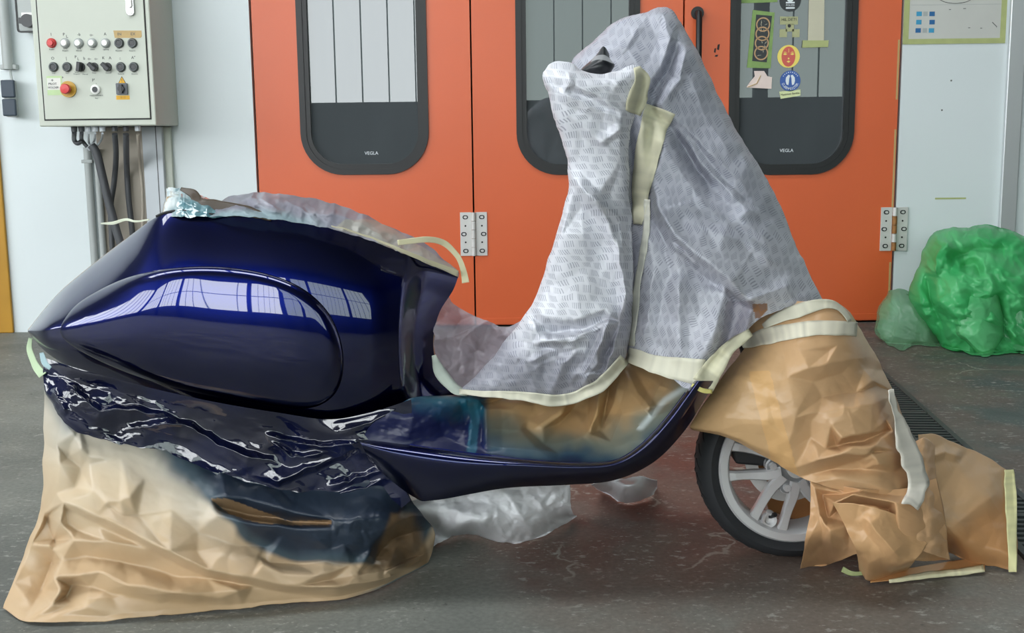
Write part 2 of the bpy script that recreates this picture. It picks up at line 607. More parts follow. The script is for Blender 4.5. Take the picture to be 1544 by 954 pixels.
M['tape_brown'] = mk('brown_tape', lin(186, 158, 104), 0.5, noise=0.1, nscale=30)
M['tape_green'] = mk('pale_green_tape', lin(186, 210, 160), 0.6, noise=0.1, nscale=30)
M['tape_green2'] = mk('green_tape', lin(128, 158, 92), 0.6, noise=0.25, nscale=30)
M['tape_olive'] = mk('olive_tape', lin(172, 180, 122), 0.6, noise=0.15, nscale=25)
M['paper_white'] = mk('white_paper', lin(222, 222, 216), 0.6, noise=0.05, nscale=10)
M['paper_grey'] = mk('grey_paper', lin(196, 197, 192), 0.35, noise=0.08, nscale=6)
M['blue1'] = mk('blue_print', lin(60, 150, 190), 0.5)
M['blue2'] = mk('dark_blue_print', lin(38, 100, 155), 0.5)
M['card'] = mk('cream_card', lin(196, 192, 170), 0.6, noise=0.06, nscale=12)
M['ring'] = mk('bronze_print', lin(186, 150, 110), 0.5)
M['sticker_black'] = mk('sticker_black', lin(40, 44, 48), 0.4)
M['sticker_yellow'] = mk('sticker_yellow', lin(236, 216, 108), 0.4)
M['sticker_red'] = mk('sticker_red', lin(205, 92, 82), 0.4)
M['sticker_blue'] = mk('sticker_blue', lin(56, 92, 165), 0.4)
M['sticker_white'] = mk('sticker_white', lin(225, 232, 236), 0.4)
M['sticker_olive'] = mk('sticker_olive', lin(170, 172, 130), 0.5, noise=0.1, nscale=40)
M['pink_paper'] = mk('pink_paper', lin(226, 208, 200), 0.6, noise=0.08, nscale=20)
M['grate'] = mk('grate_iron', lin(52, 58, 58), 0.5, metal=0.3, noise=0.3, nscale=20)
M['blue_paint'] = mk('blue_metallic_paint', (0.0022, 0.0055, 0.068, 1), 0.30, metal=1.0, coat=1.0)
M['blue_paint'].node_tree.nodes['Principled BSDF'].inputs['Coat IOR'].default_value = 1.65
M['tyre'] = mk('tyre_rubber', lin(38, 40, 43), 0.62, noise=0.3, nscale=18, bump=0.2, bscale=40)
M['alloy'] = mk('silver_alloy', lin(214, 214, 215), 0.34, metal=0.45)
M['alloy_in'] = mk('grey_alloy', lin(140, 142, 144), 0.42, metal=0.55)
M['caliper'] = mk('black_castings', lin(30, 31, 33), 0.5)
M['tape'] = sheet_mat('masking_tape', 0.6, noise=0.05, grain=20, bump=0.1)
M['kraft'] = sheet_mat('kraft_paper', 0.36, noise=0.05, grain=25, bump=0.05, spec=0.45)
M['navyfilm'] = sheet_mat('glossy_painted_film', 0.14, coat=1.0, noise=0.1, grain=12, bump=0.0)
M['film'] = sheet_mat('printed_film', 0.42, noise=0.06, grain=14, film=True, alpha=True, bump=0.12, transl=0.12)
M['plain_film'] = sheet_mat('plain_film', 0.3, noise=0.10, grain=14, alpha=True, bump=0.1, transl=0.2)
M['white_film'] = sheet_mat('white_film', 0.45, noise=0.06, grain=14, alpha=True, bump=0.1)
M['green_film'] = sheet_mat('green_film', 0.26, noise=0.12, grain=14, alpha=True, bump=0.1, transl=0.3)


def glass_mat():
    m = bpy.data.materials.new('window_glass'); m.use_nodes = True
    N, L = m.node_tree.nodes, m.node_tree.links
    N.remove(N['Principled BSDF'])
    g = N.new('ShaderNodeBsdfGlossy'); g.inputs['Roughness'].default_value = 0.0
    g.inputs[0].default_value = (0.97, 1, 1, 1)
    t = N.new('ShaderNodeBsdfTransparent'); t.inputs[0].default_value = (0.10, 0.115, 0.115, 1)
    f = N.new('ShaderNodeFresnel'); f.inputs[0].default_value = 1.7
    x = N.new('ShaderNodeMixShader')
    L.new(f.outputs[0], x.inputs[0]); L.new(t.outputs[0], x.inputs[1]); L.new(g.outputs[0], x.inputs[2])
    # a little workshop dust on the pane
    du = N.new('ShaderNodeBsdfDiffuse'); du.inputs[0].default_value = (.72, .82, .88, 1)
    nz = N.new('ShaderNodeTexNoise'); nz.inputs['Scale'].default_value = 2.5; nz.inputs['Detail'].default_value = 5
    mr = N.new('ShaderNodeMapRange'); mr.inputs['To Min'].default_value = .07; mr.inputs['To Max'].default_value = .095
    L.new(nz.outputs['Fac'], mr.inputs['Value'])
    x2 = N.new('ShaderNodeMixShader')
    L.new(mr.outputs['Result'], x2.inputs[0]); L.new(x.outputs[0], x2.inputs[1]); L.new(du.outputs[0], x2.inputs[2])
    L.new(x2.outputs[0], N['Material Output'].inputs[0])
    return m


M['glass'] = glass_mat()


def floor_mat():
    m = bpy.data.materials.new('concrete_floor')
    N, L, b = nodes_of(m)
    tc = N.new('ShaderNodeTexCoord')

    def noise(scale, det=6, vec=None, rough=0.55):
        n = N.new('ShaderNodeTexNoise'); n.inputs['Scale'].default_value = scale; n.inputs['Detail'].default_value = det
        n.inputs['Roughness'].default_value = rough
        L.new(vec or tc.outputs['Object'], n.inputs['Vector']); return n.outputs['Fac']

    def mth(op, a, bb=None):
        q = N.new('ShaderNodeMath'); q.operation = op
        for k, x in enumerate((a, bb)):
            if x is None: continue
            if isinstance(x, (int, float)): q.inputs[k].default_value = x
            else: L.new(x, q.inputs[k])
        return q.outputs[0]

    def rng(x, a, b_, c=0.0, d=1.0):
        q = N.new('ShaderNodeMapRange'); q.interpolation_type = 'SMOOTHSTEP'
        L.new(x, q.inputs['Value'])
        for nme, vv in (('From Min', a), ('From Max', b_), ('To Min', c), ('To Max', d)): q.inputs[nme].default_value = vv
        return q.outputs['Result']

    def mix(f, a, bb):
        q = N.new('ShaderNodeMix'); q.data_type = 'RGBA'
        for nme, x in (('Factor', f), ('A', a), ('B', bb)):
            if isinstance(x, (tuple, float)): q.inputs[nme].default_value = x
            else: L.new(x, q.inputs[nme])
        return q.outputs['Result']
    sp = N.new('ShaderNodeSeparateXYZ'); L.new(tc.outputs['Object'], sp.inputs[0])
    X, Y = sp.outputs[0], sp.outputs[1]
    c = mix(rng(noise(1.3), .3, .7), lin(92, 95, 90), lin(122, 124, 117))
    # greener, darker coat of paint on the right behind the scooter
    gr = mth('MULTIPLY', rng(mth('ADD', X, mth('MULTIPLY', noise(2.0), 0.25)), 0.95, 1.35), rng(mth('ADD', Y, mth('MULTIPLY', noise(2.5), 0.2)), 0.0, .5))
    c = mix(gr, c, lin(70, 82, 79))
    # worn red-oxide paint in the middle
    wob = mth('MULTIPLY', mth('SUBTRACT', noise(1.7), 0.5), 0.9)
    xr = mth('ADD', X, wob); yr = mth('ADD', Y, mth('MULTIPLY', wob, 1.3))
    red = mth('MULTIPLY', mth('MULTIPLY', rng(xr, -0.1, .22), rng(xr, 1.15, .85)),
              mth('MULTIPLY', rng(yr, -0.42, 0.12), rng(yr, 2.2, 1.5)))
    red = mth('MULTIPLY', red, rng(noise(7.0), .25, .6, .55, 1.0))
    c = mix(red, c, lin(102, 66, 57))
    # brownish wash in front
    wash = mth('MULTIPLY', rng(noise(2.3, 4), .38, .58), mth('MULTIPLY', rng(X, -.25, .3), 0.6))
    c = mix(wash, c, lin(104, 88, 78))
    # pale flakes and scuffs
    mp = N.new('ShaderNodeMapping'); mp.inputs['Scale'].default_value = (1.0, 1.7, 1.0); mp.inputs['Rotation'].default_value = (0, 0, .35)
    L.new(tc.outputs['Object'], mp.inputs['Vector'])
    fl = mth('MULTIPLY', rng(noise(26, 8, mp.outputs[0], .66), .565, .64), rng(noise(3.2, 3), .34, .6))
    c = mix(mth('MULTIPLY', fl, 0.75), c, lin(160, 160, 152))
    fl2 = mth('MULTIPLY', rng(noise(70, 5, mp.outputs[0], .6), .60, .66), rng(noise(5.5, 3), .42, .6))
    c = mix(mth('MULTIPLY', fl2, 0.7), c, lin(166, 164, 156))
    dk = rng(noise(38, 4), .66, .72)
    c = mix(mth('MULTIPLY', dk, 0.6), c, lin(58, 56, 52))
    fine = rng(noise(90, 3), .3, .7, .86, 1.12)
    q = N.new('ShaderNodeMix'); q.data_type = 'RGBA'; q.blend_type = 'MULTIPLY'; q.inputs['Factor'].default_value = 1
    L.new(c, q.inputs['A']); L.new(fine, q.inputs['B']); c = q.outputs['Result']
    # hairline cracks
    v = N.new('ShaderNodeTexVoronoi'); v.feature = 'DISTANCE_TO_EDGE'; v.inputs['Scale'].default_value = 0.9
    dn = N.new('ShaderNodeTexNoise'); dn.inputs['Scale'].default_value = 5; dn.inputs['Detail'].default_value = 8
    L.new(tc.outputs['Object'], dn.inputs['Vector'])
    va = N.new('ShaderNodeVectorMath'); va.operation = 'SCALE'; va.inputs['Scale'].default_value = 0.3
    L.new(dn.outputs['Color'], va.inputs[0])
    vb = N.new('ShaderNodeVectorMath'); vb.operation = 'ADD'; L.new(tc.outputs['Object'], vb.inputs[0]); L.new(va.outputs[0], vb.inputs[1])
    L.new(vb.outputs[0], v.inputs['Vector'])
    crk = mth('MULTIPLY', rng(v.outputs['Distance'], 0.006, 0.001), rng(noise(2.9, 2), .5, .6))
    c = mix(mth('MULTIPLY', crk, .7), c, lin(158, 156, 146))
    L.new(c, b.inputs['Base Color'])
    L.new(rng(noise(4), .3, .7, .5, .68), b.inputs['Roughness'])
    bp = N.new('ShaderNodeBump'); bp.inputs['Strength'].default_value = 0.25; bp.inputs['Distance'].default_value = 0.004
    L.new(noise(22, 8), bp.inputs['Height']); L.new(bp.outputs['Normal'], b.inputs['Normal'])
    return m


M['floor'] = floor_mat()

# ------------------------------------------------------------------ the building
HX, HB, HZ = 11.0, -9.0, 6.2       # half width, back wall, roof height


def struct(mb, name, mat, parent=None, **k):
    o = mb.build(name, mat, parent, **k)
    if parent is None: o['kind'] = 'structure'
    return o


me_floor = MB().box(-HX, HX, HB, YW + 3.2, -0.1, 0.0)
fl = struct(me_floor, 'floor', M['floor'])
# keep the floor's texture coordinates = world coordinates
fl.data.transform(Matrix.Translation(fl.location)); fl.location = (0, 0, 0)

xL = at(391, 280, YW).x; xA = at(713, 250, YW).x; xB = at(1031, 30, YW).x; xR = at(1348, 330, YW).x
zD = at(765, 489, YW).z            # bottom of the door leaves
DTOP = 2.75
xP0 = at(1509, 250, YW).x; xP1 = at(1524, 250, YW).x
b = MB().box(-HX, xL - 0.012, YW, YW + 0.1, 0, HZ).box(xR + 0.008, xP0, YW, YW + 0.1, 0, HZ).box(xP0, HX, YW, YW + 0.1, 0, HZ)
b.box(xL - 0.012, xR + 0.008, YW, YW + 0.1, DTOP + 0.01, HZ)
struct(b, 'wall_back', M['wall'])
struct(MB().box(xL - 0.012, xR + 0.008, YW + 0.005, YW + 0.1, 0, zD - 0.012), 'trim_2', M['hall'])
struct(MB().box(xP0, xP1 + 0.03, YW - 0.025, YW - 0.001, 0.0, 4.5), 'trim_1', M['alu'], bevel=0.004)

# booth room behind the doors
b = MB().box(xL - .6, xR + .6, YW + 3.1, YW + 3.2, 0, 3.0).box(xL - .7, xL - .6, YW + .1, YW + 3.2, 0, 3.0)
b.box(xR + .6, xR + .7, YW + .1, YW + 3.2, 0, 3.0).box(xL - .7, xR + .7, YW + .1, YW + 3.2, 3.0, 3.1)
struct(b, 'wall_booth', M['booth'])

# hall round the camera: daylit glazing, roof lights
M['green_frame'] = mk('green_grey_frame', lin(120, 150, 140), .6)
M['glaze_l'] = emit('daylit_glazing', (0.94, 0.98, 1.0, 1), GLAZE_L)
M['glaze_r'] = emit('daylit_glazing_shaded', (0.86, 1.0, 0.95, 1), GLAZE_L * 0.36)
M['sky_l'] = emit('roof_light', (0.94, 0.98, 1.0, 1), SKYL_L)
GZ0, GZ1 = 1.42, 4.9
b = MB().box(-HX, HX, HB - .1, HB, 0, GZ0).box(-HX, HX, HB - .1, HB, GZ1, HZ).box(5.9, HX, HB - .1, HB, GZ0, GZ1)
struct(b, 'wall_front', M['hall'])
M['glaze_s'] = emit('daylit_side_glazing', (0.94, 0.98, 1.0, 1), GLAZE_L * 1.0)
b = MB().box(-HX - .1, -HX, HB - .1, YW + .1, 0, GZ0).box(-HX - .1, -HX, HB - .1, YW + .1, GZ1, HZ).box(-HX - .1, -HX, -.5, YW + .1, GZ0, GZ1).box(-HX - .1, -HX, HB - .1, HB + .4, GZ0, GZ1)
for k in range(1, 8): b.box(-HX - .1, -HX + .02, HB + .4 + k * 1.01 - .06, HB + .4 + k * 1.01 + .06, GZ0, GZ1)
struct(b, 'wall_left', M['hall'])
struct(MB().box(-HX - .08, -HX - .05, HB + .4, -.5, GZ0, GZ1), 'window_30', M['glaze_s'])
struct(MB().box(HX, HX + .1, HB - .1, YW + .1, 0, HZ), 'wall_right', M['hall'])
xs = [-10.8, -7.9, -5.4, -3.1, -0.9, 0.15, 3.75, 5.9]
cols = MB()
for i, (a, c) in enumerate(zip(xs[:-1], xs[1:])):
    w = struct(MB().box(a + .1, c - .1, HB - .08, HB - .05, GZ0, GZ1), 'window_%d' % (i + 1), M['glaze_l'] if c < -0.5 else M['glaze_r'])
    mu = MB(); n = max(1, int(round((c - a) / 0.47)))
    for k in range(1, n):
        x = a + .1 + (c - a - .2) * k / n
        mu.box(x - .009, x + .009, HB - .045, HB - .01, GZ0, GZ1)
    mu.box(a + .1, c - .1, HB - .045, HB - .01, 3.1, 3.16)
    mu.build('mullion', M['green_frame'], w)
for x in xs:
    cols.box(x - .1, x + .1, HB - .09, HB + .12, 0, HZ)
struct(cols, 'trim_3', M['hall_floor_dark'])
SKX0, SKX1, SKY0, SKY1 = -8.0, 1.4, -.9, .5
b = MB().box(-HX, HX, HB - .1, SKY0, HZ, HZ + .1).box(-HX, HX, SKY1, YW + .1, HZ, HZ + .1)
b.box(-HX, SKX0, SKY0, SKY1, HZ, HZ + .1).box(SKX1, HX, SKY0, SKY1, HZ, HZ + .1)
for k in range(1, 6):
    x = SKX0 + (SKX1 - SKX0) * k / 6
    b.box(x - .05, x + .05, SKY0, SKY1, HZ, HZ + .1)
struct(b, 'ceiling', M['roof'])
struct(MB().box(SKX0, SKX1, SKY0, SKY1, HZ + .06, HZ + .09), 'window_20', M['sky_l'])

# ------------------------------------------------------------------ the three orange doors
win_px = [(447, 647), (774, 966), (1095, 1291)]
leafs = [(xL, xA - .004), (xA + .004, xB - .004), (xB + .004, xR - .004)]
doors = []
for i, ((x0, x1), (wa, wb)) in enumerate(zip(leafs, win_px)):
    wx0, wx1 = at(wa + 4, 130, YW).x, at(wb - 2, 130, YW).x
    wz0 = at((wa + wb) / 2, 263, YW).z; wz1 = 2.15
    cx, cz, ww, hh = (wx0 + wx1) / 2, (wz0 + wz1) / 2, wx1 - wx0, wz1 - wz0
    inner = rrect(cx, cz, ww - .02, hh - .02, 0.2)
    outer = []
    for (px_, pz_) in inner:      # project the hole's outline onto the leaf's outline
        dx, dz = px_ - cx, pz_ - cz
        t = min(((x1 - cx) / dx) if dx > 1e-9 else ((x0 - cx) / dx if dx < -1e-9 else 1e9),
                ((DTOP - cz) / dz) if dz > 1e-9 else ((zD - cz) / dz if dz < -1e-9 else 1e9))
        outer.append([cx + dx * t, cz + dz * t])
    for corner in ((x0, zD), (x1, zD), (x0, DTOP), (x1, DTOP)):
        k = min(range(len(outer)), key=lambda q: (outer[q][0] - corner[0]) ** 2 + (outer[q][1] - corner[1]) ** 2)
        outer[k] = list(corner)
    d = struct(MB().ring(inner, outer, YW - 0.004, YW + 0.05), 'door_%d' % (i + 1), M['orange'])
    doors.append(d)
    gsk = MB()
    for a, c, y0 in ((.0, .028, YW - .016), (.028, .05, YW - .010)):
        gsk.ring(rrect(cx, cz, ww - 2 * c, hh - 2 * c, 0.2 - c), rrect(cx, cz, ww - 2 * a, hh - 2 * a, 0.2 - a), y0, YW + .03)
    gsk.build('window_gasket', M['rubber'], d, smooth=True)
    g = rrect(cx, cz, ww - .05, hh - .05, .18)
    MB().prism(g, YW + .012, YW + .017).build('window_pane', M['glass'], d)
# maker's mark on two panes, wear on the third leaf
for p, dd in (((560, 231), doors[0]), ((1186, 227), doors[2])):
    q = at(p[0], p[1], YW + .011); text('VEGLA', q.x, YW + .0112, q.z, .022, M['sticker_white'], 'glass_mark', dd)
mb = MB()
for (px_, py_, w, h) in ((1083, 71, 4, 9), (1078, 76, 3, 7), (1080, 84, 5, 3)):
    q = at(px_, py_, YW - .005); k = w * .0016; h = h * .0016
    mb.prism([(q.x - k, q.z - h * .7), (q.x + k * .6, q.z - h), (q.x + k * 1.2, q.z + h), (q.x - k * .4, q.z + h * .8)], YW - .0052, YW - .003)
mb.build('paint_chip', M['dark'], doors[2])
# worn pale edge of the third leaf
mb = MB()
for (pa, pb) in (((1352, 60), (1349.5, 150)), ((1347, 195), (1346, 320)), ((1344, 395), (1343, 440))):
    a, c = at(*pa, YW), at(*pb, YW)
    mb.box(x1 - .012, x1 - .003, YW - .0052, YW - .003, min(a.z, c.z), max(a.z, c.z))
mb.build('worn_edge', M['tape_brown'], doors[2])
# kick rail line at the foot of every leaf
for (x0, x1), d in zip(leafs, doors):
    MB().box(x0 + .005, x1 - .005, YW - .007, YW - .003, zD + .004, zD + .034).build('bottom_rail', M['orange'], d, bevel=.002)
# pull handle
hp0 = at(1051, 20, YW); hp1 = at(1053.5, 108, YW)
mb = MB().cyl((hp0.x, YW - .004, hp0.z), (hp0.x, YW - .018, hp0.z), .030).cyl((hp1.x - .01, YW - .004, hp1.z - .1), (hp1.x - .01, YW - .018, hp1.z - .1), .030)
mb.tube([(hp0.x, YW - .01, hp0.z), (hp0.x, YW - .05, hp0.z - .004), (hp0.x, YW - .065, hp0.z - .03), (hp0.x, YW - .065, hp1.z - .06), (hp0.x, YW - .05, hp1.z - .096), (hp0.x, YW - .01, hp1.z - .1)], .0145)
mb.build('pull_handle', M['rubber'], doors[2], smooth=True)
# hinges
for hpx, hpy, par, rusty in ((714.5, 352.5, doors[1], False), (1347, 345, doors[2], True)):
    q = at(hpx, hpy, YW); w, h = .131, .212; y0 = YW - .010
    mb = MB().box(q.x - w / 2, q.x - .011, y0, YW - .0042, q.z - h / 2, q.z + h / 2)
    mb.box(q.x + .011, q.x + w / 2, y0, YW - .0042, q.z - h / 2, q.z + h / 2)
    hg = mb.build('hinge', M['steel'], par, bevel=.001)
    for k in range(5):
        za = q.z + h / 2 - k * h / 5
        kn = MB().cyl((q.x, YW - .016, za - .001), (q.x, YW - .016, za - h / 5 + .001), .0115, n=16).build('knuckle', M['rust'] if rusty and k in (1, 2, 4) else M['steel'], hg, smooth=True)
    for sx in (-1, 1):
        for k, dz in enumerate((.082, .04, 0, -.04, -.082)):
            x = q.x + sx * (.040 if k != 2 else .048)
            if k % 2 == 0:
                MB().ring(rrect(x, q.z + dz, .016, .010, .0049, 4), rrect(x, q.z + dz, .027, .020, .0098, 4), y0 - .0015, y0 + .002).build('screw_slot', M['black_plastic'], hg)
                MB().cyl((x + .002, y0 - .003, q.z + dz), (x + .002, y0, q.z + dz), .006, n=10).build('screw', M['steel'], hg)
            else:
                MB().cyl((x, y0 - .0008, q.z + dz), (x, y0, q.z + dz), .0045, n=10).build('screw_hole', M['dark'], hg)
    if rusty:
        pass

# ------------------------------------------------------------------ things on the wall, left
p0 = at(22, 495, YW)
tag(MB().box(p0.x - .35, p0.x, YW - .02, YW - .001, 0.0, 4.0).build('steel_post', M['yellow'], bevel=.004),
    'yellow painted steel post at the far left against the white wall', 'post')

YC = YW - .36                       # front face of the control cabinet
c0 = at(59.5, 191, YC); c1 = at(236, 190.5, YC)
CW0, CW1, CZ0 = c0.x, c1.x, c0.z
CZ1 = CZ0 + .82
cab = empty('control_cabinet', ((CW0 + CW1) / 2, YW - .18, CZ0), 'grey metal control cabinet with lamps, buttons and switches on its door', 'cabinet')
MB().box(CW0, CW1, YC, YW - .001, CZ0, CZ1).build('cabinet_body', M['cab'], cab, bevel=.006)
da = at(69, 180, YC); db = at(227, 179, YC)
door_c = MB().box(da.x, db.x, YC - .006, YC - .0005, da.z, CZ1 - .03).build('cabinet_door', M['cab'], cab, bevel=.002)
mb = MB()
for (x0, x1, z0, z1) in ((da.x - .006, da.x, da.z - .006, CZ1 - .03), (db.x, db.x + .005, da.z - .006, CZ1 - .03), (da.x, db.x, da.z - .006, da.z)):
    mb.box(x0, x1, YC - .0015, YC + .001, z0, z1)
mb.build('door_gap', M['dark'], cab)
YF = YC - .006


def cpos(px_, py_):
    q = at(px_, py_, YF); return q.x, q.z


hx, hz = cpos(197, 12)
h = MB().prism(rrect(hx, hz + .03, .036, .13, .017, 6), YF - .012, YF).build('door_handle', M['chrome'], cab, bevel=.002)
MB().prism(rrect(hx, hz + .034, .022, .07, .01, 6), YF - .022, YF - .012).build('lever', M['white_plastic'], h, bevel=.002)
MB().cyl((hx, YF - .016, hz - .021), (hx, YF - .012, hz - .021), .009).build('lock', M['steel'], h)


def button(px_, py_, name, cap, bez, r=.0165, l=.022):
    x, z = cpos(px_, py_)
    o = MB().lathe((x, YF, z), (0, -1, 0), [(.001, .0), (r + .005, 0), (r + .005, .006), (r, .014), (r * .85, .014)], 24).build(name, bez, cab, smooth=True)
    MB().lathe((x, YF, z), (0, -1, 0), [(r * .86, .004), (r * .86, l * .8), (r * .7, l), (.0005, l)], 24).build('cap', cap, o, smooth=True)
    return o


button(78, 65, 'indicator_lamp', M['red_plastic'], M['red_plastic'])
for x in (98.5, 119, 139.5, 159.5): button(x, 65, 'indicator_lamp', M['white_plastic'], M['gray_pvc'])
for x, y in ((180, 65), (200, 65), (81, 101), (101.5, 101), (182.5, 101), (202, 101)):
    button(x, y, 'push_button', M['black_plastic'], M['bezel'], l=.012)
for x in (122, 142, 162):
    cx_, cz_ = cpos(x, 101)
    o = MB().cyl((cx_, YF, cz_), (cx_, YF - .01, cz_), .02, .018).build('selector_switch', M['black_plastic'], cab, smooth=True)
    k = MB().box(-.009, .009, -.03, 0, -.021, .021).build('knob', M['black_plastic'], None, bevel=.003)
    k.location = (cx_, YF - .024, cz_); k.rotation_euler = (0, math.radians(-45 if x > 130 else 10), 0); wparent(k, o)
ex, ez = cpos(103.5, 134.5)
o = MB().cyl((ex, YF, ez), (ex, YF - .008, ez), .036).build('emergency_stop', M['estop_yellow'], cab, smooth=True)
MB().lathe((ex, YF, ez), (0, -1, 0), [(.014, .008), (.014, .026), (.022, .032), (.0225, .044), (.019, .05), (.0005, .051)], 28).build('mushroom_cap', M['red_plastic'], o, smooth=True)
kx, kz = cpos(144.5, 135)
o = MB().lathe((kx, YF, kz), (0, -1, 0), [(.0005, 0), (.021, 0), (.021, .01), (.013, .014), (.013, .008)], 24).build('key_switch', M['white_plastic'], cab, smooth=True)
MB().cyl((kx, YF - .006, kz), (kx, YF - .013, kz), .0125).build('key_barrel', M['black_plastic'], o)
mx_, mz_ = cpos(184.5, 134)
o = MB().prism(rrect(mx_, mz_, .05, .05, .004, 3), YF - .012, YF).build('main_switch', mk('switch_grey', lin(84, 88, 94), .4), cab, bevel=.001)
k = MB().cyl((mx_, YF - .012, mz_), (mx_, YF - .026, mz_), .014).box(mx_ - .007, mx_ + .007, YF - .03, YF - .012, mz_ - .019, mz_ + .019).build('knob', M['black_plastic'], o)
# stickers on the door
tx, tz = cpos(184, 121)
s = MB().prism([(tx - .018, tz - .014), (tx + .018, tz - .014), (tx, tz + .018)], YF - .0012, YF).build('warning_triangle', M['ink'], cab)
MB().prism([(tx - .0145, tz - .012), (tx + .0145, tz - .012), (tx, tz + .0135)], YF - .0018, YF - .001).build('yellow_field', M['label_yellow'], s)
text('!', tx, YF - .0022, tz - .003, .022, M['ink'], 'lettering', s)
lx, lz = cpos(185.5, 147)
s = MB().box(lx - .03, lx + .03, YF - .001, YF, lz - .009, lz + .009).build('yellow_label', M['label_yellow'], cab)
text('0 - I', lx, YF - .0015, lz, .014, M['estop_yellow'], 'lettering', s)
lx, lz = cpos(82.5, 129)
s = MB().box(lx - .034, lx + .034, YF - .0008, YF, lz - .042, lz + .042).build('green_tape', M['tape_green'], cab)
lx, lz = cpos(81.5, 126.5)
MB().box(lx - .03, lx + .03, YF - .0014, YF - .0006, lz - .026, lz + .026).build('paper_note', M['paper_white'], s)
text('+', lx - .006, YF - .002, lz + .015, .022, M['ink'], 'lettering', s)
text('PILOT', lx - .006, YF - .002, lz + .0, .014, M['ink'], 'lettering', s)
text('HOLDER -', lx + .0, YF - .002, lz - .016, .0125, M['ink'], 'lettering', s)
ta, tb = cpos(171, 46), cpos(214, 57)
s = MB().prism([(ta[0], ta[1]), (tb[0], ta[1] - .002), (tb[0], tb[1] + .006), (tb[0] - .006, tb[1]), (ta[0] + .004, tb[1] + .001)], YF - .0012, YF).build('brown_tape', M['tape_brown'], cab)
for k, tt in enumerate(('IN', 'EX')):
    text(tt, ta[0] + .026 + k * .06, YF - .0018, (ta[1] + tb[1]) / 2, .018, M['ink_soft'], 'lettering', s)
# engraved captions and pictograms
cap = [(78, 74.5, 'Power'), (98.5, 73, 'Spray'), (98.5, 76.5, 'Prepare'), (119, 73, 'Spray'), (119, 76.5, 'Manual'), (139.5, 74.5, 'Oven'), (159.5, 74.5, 'Lighting'),
       (179, 73, 'Exit'), (179, 76.5, 'Reserve'), (199.5, 73, 'Air'), (199.5, 76.5, 'Reserve'), (81, 110, 'Stop'), (101.5, 110, 'Start'),
       (115.5, 108.5, 'Spray'), (115.5, 111.5, 'Prepare'), (128.5, 112, 'Manual'), (142, 110, 'Oven'), (163.5, 110, 'On/Off'), (182.5, 108.5, 'Door'), (182.5, 111.5, 'Reserve'),
       (203, 108.5, 'Valve'), (203, 111.5, 'Reserve'), (145.5, 144, 'MAINTENANCE'), (145.5, 148, 'Key'),
       (77, 52, 'I'), (97, 52, 'P '), (101, 55, 'L'), (119, 52, '-b'), (138, 52.5, 'o-'), (158.5, 51.5, 'A'), (79.5, 88, 'O'), (100, 88, '|'),
       (114, 86, 'P'), (118, 89, 'L'), (127, 88, 'b'), (135, 88.5, 'o-'), (145, 88.5, 'o-'), (156, 87.5, 'K'), (166, 87.5, 'A'), (181, 88, '::'), (201, 87, 'A"'),
       (141, 121, "P'"), (145, 124, ','), (94.5, 117, '+')]
for (px_, py_, tx_) in cap:
    x, z = cpos(px_, py_)
    small = len(tx_) > 2
    text(tx_, x, YF - .0004, z, .0085 if small else .018, M['ink_soft'] if small else M['ink'], 'caption', cab)

# cable glands and cables
cable_grp = 'cables dropping from the control cabinet'
for i, (px_, dk) in enumerate(((112, 1), (123, 1), (133, 0), (143.5, 0), (154.5, 0), (173, 1), (190, 1), (208, 0))):
    q = at(px_, 197, YC + .07)
    MB().cyl((q.x, YC + .07, CZ0 + .001), (q.x, YC + .07, CZ0 - .024), .0145, .013, n=10).build('cable_gland', M['dk_pvc'] if dk else M['white_duct'], cab)


def cable(line, w, mat, label, y=YW - .05, y0=None, cat='cable', name='cable', group=None):
    pts = []
    n = len(line)
    P = catmull(np.array(line, float), 24)
    for k, (a, c) in enumerate(P):
        t = k / 23
        yy = y if y0 is None else y0 + (y - y0) * sst(0, .35, np.array(t))
        pts.append(at(a, c, float(yy)))
    r = w * .00155
    o = MB().tube(pts, r, 10).build(name, mat, smooth=True)
    return tag(o, label, cat, cable_grp)


yg = YC + .07
cable([(133, 201), (134, 215), (139, 222), (141, 223)], 3.4, M['white_duct'], 'short white lead from the third cable gland curving into the grey pipe top', YW - .1, yg)
cable([(143.5, 201), (142, 212), (136, 221), (131, 224)], 3.4, M['white_duct'], 'short white lead from the fourth cable gland curving left to the grey pipe top', YW - .1, yg)
cable([(154.5, 201), (153, 210), (144, 222), (134, 226)], 3.4, M['white_duct'], 'short white lead from the fifth cable gland, the rightmost of the white leads', YW - .1, yg)
cable([(112, 200), (112, 211), (117, 216), (124, 212)], 7, M['dk_pvc'], 'short dark cable looped under the leftmost cable gland', YW - .14, yg)
cable([(123, 200), (123, 210), (127, 216), (131, 221)], 6, M['dk_pvc'], 'short dark cable under the second cable gland entering the grey pipe', YW - .12, yg)
cable([(138, 219), (146, 232), (155, 268), (168, 320), (185, 375), (215, 430)], 13, M['dk_pvc'], 'dark grey cable slanting down to the right behind the scooter tail', YW - .12)
cable([(173, 202), (175, 235), (172, 275), (167, 310), (168, 350), (172, 420)], 8.5, M['dk_pvc'], 'dark grey cable hanging straight and bending left onto the slanting cable', YW - .045, yg)
cable([(190, 202), (191, 250), (194, 300), (199, 345), (206, 420)], 9, M['dk_pvc'], 'thick dark grey cable hanging straight beside the thin pale cable', YW - .045, yg)
cable([(208, 202), (211, 245), (215, 290), (215, 335), (214, 420)], 5, M['beige'], 'thin pale brown cable hanging beside the white trunking', YW - .06, yg)
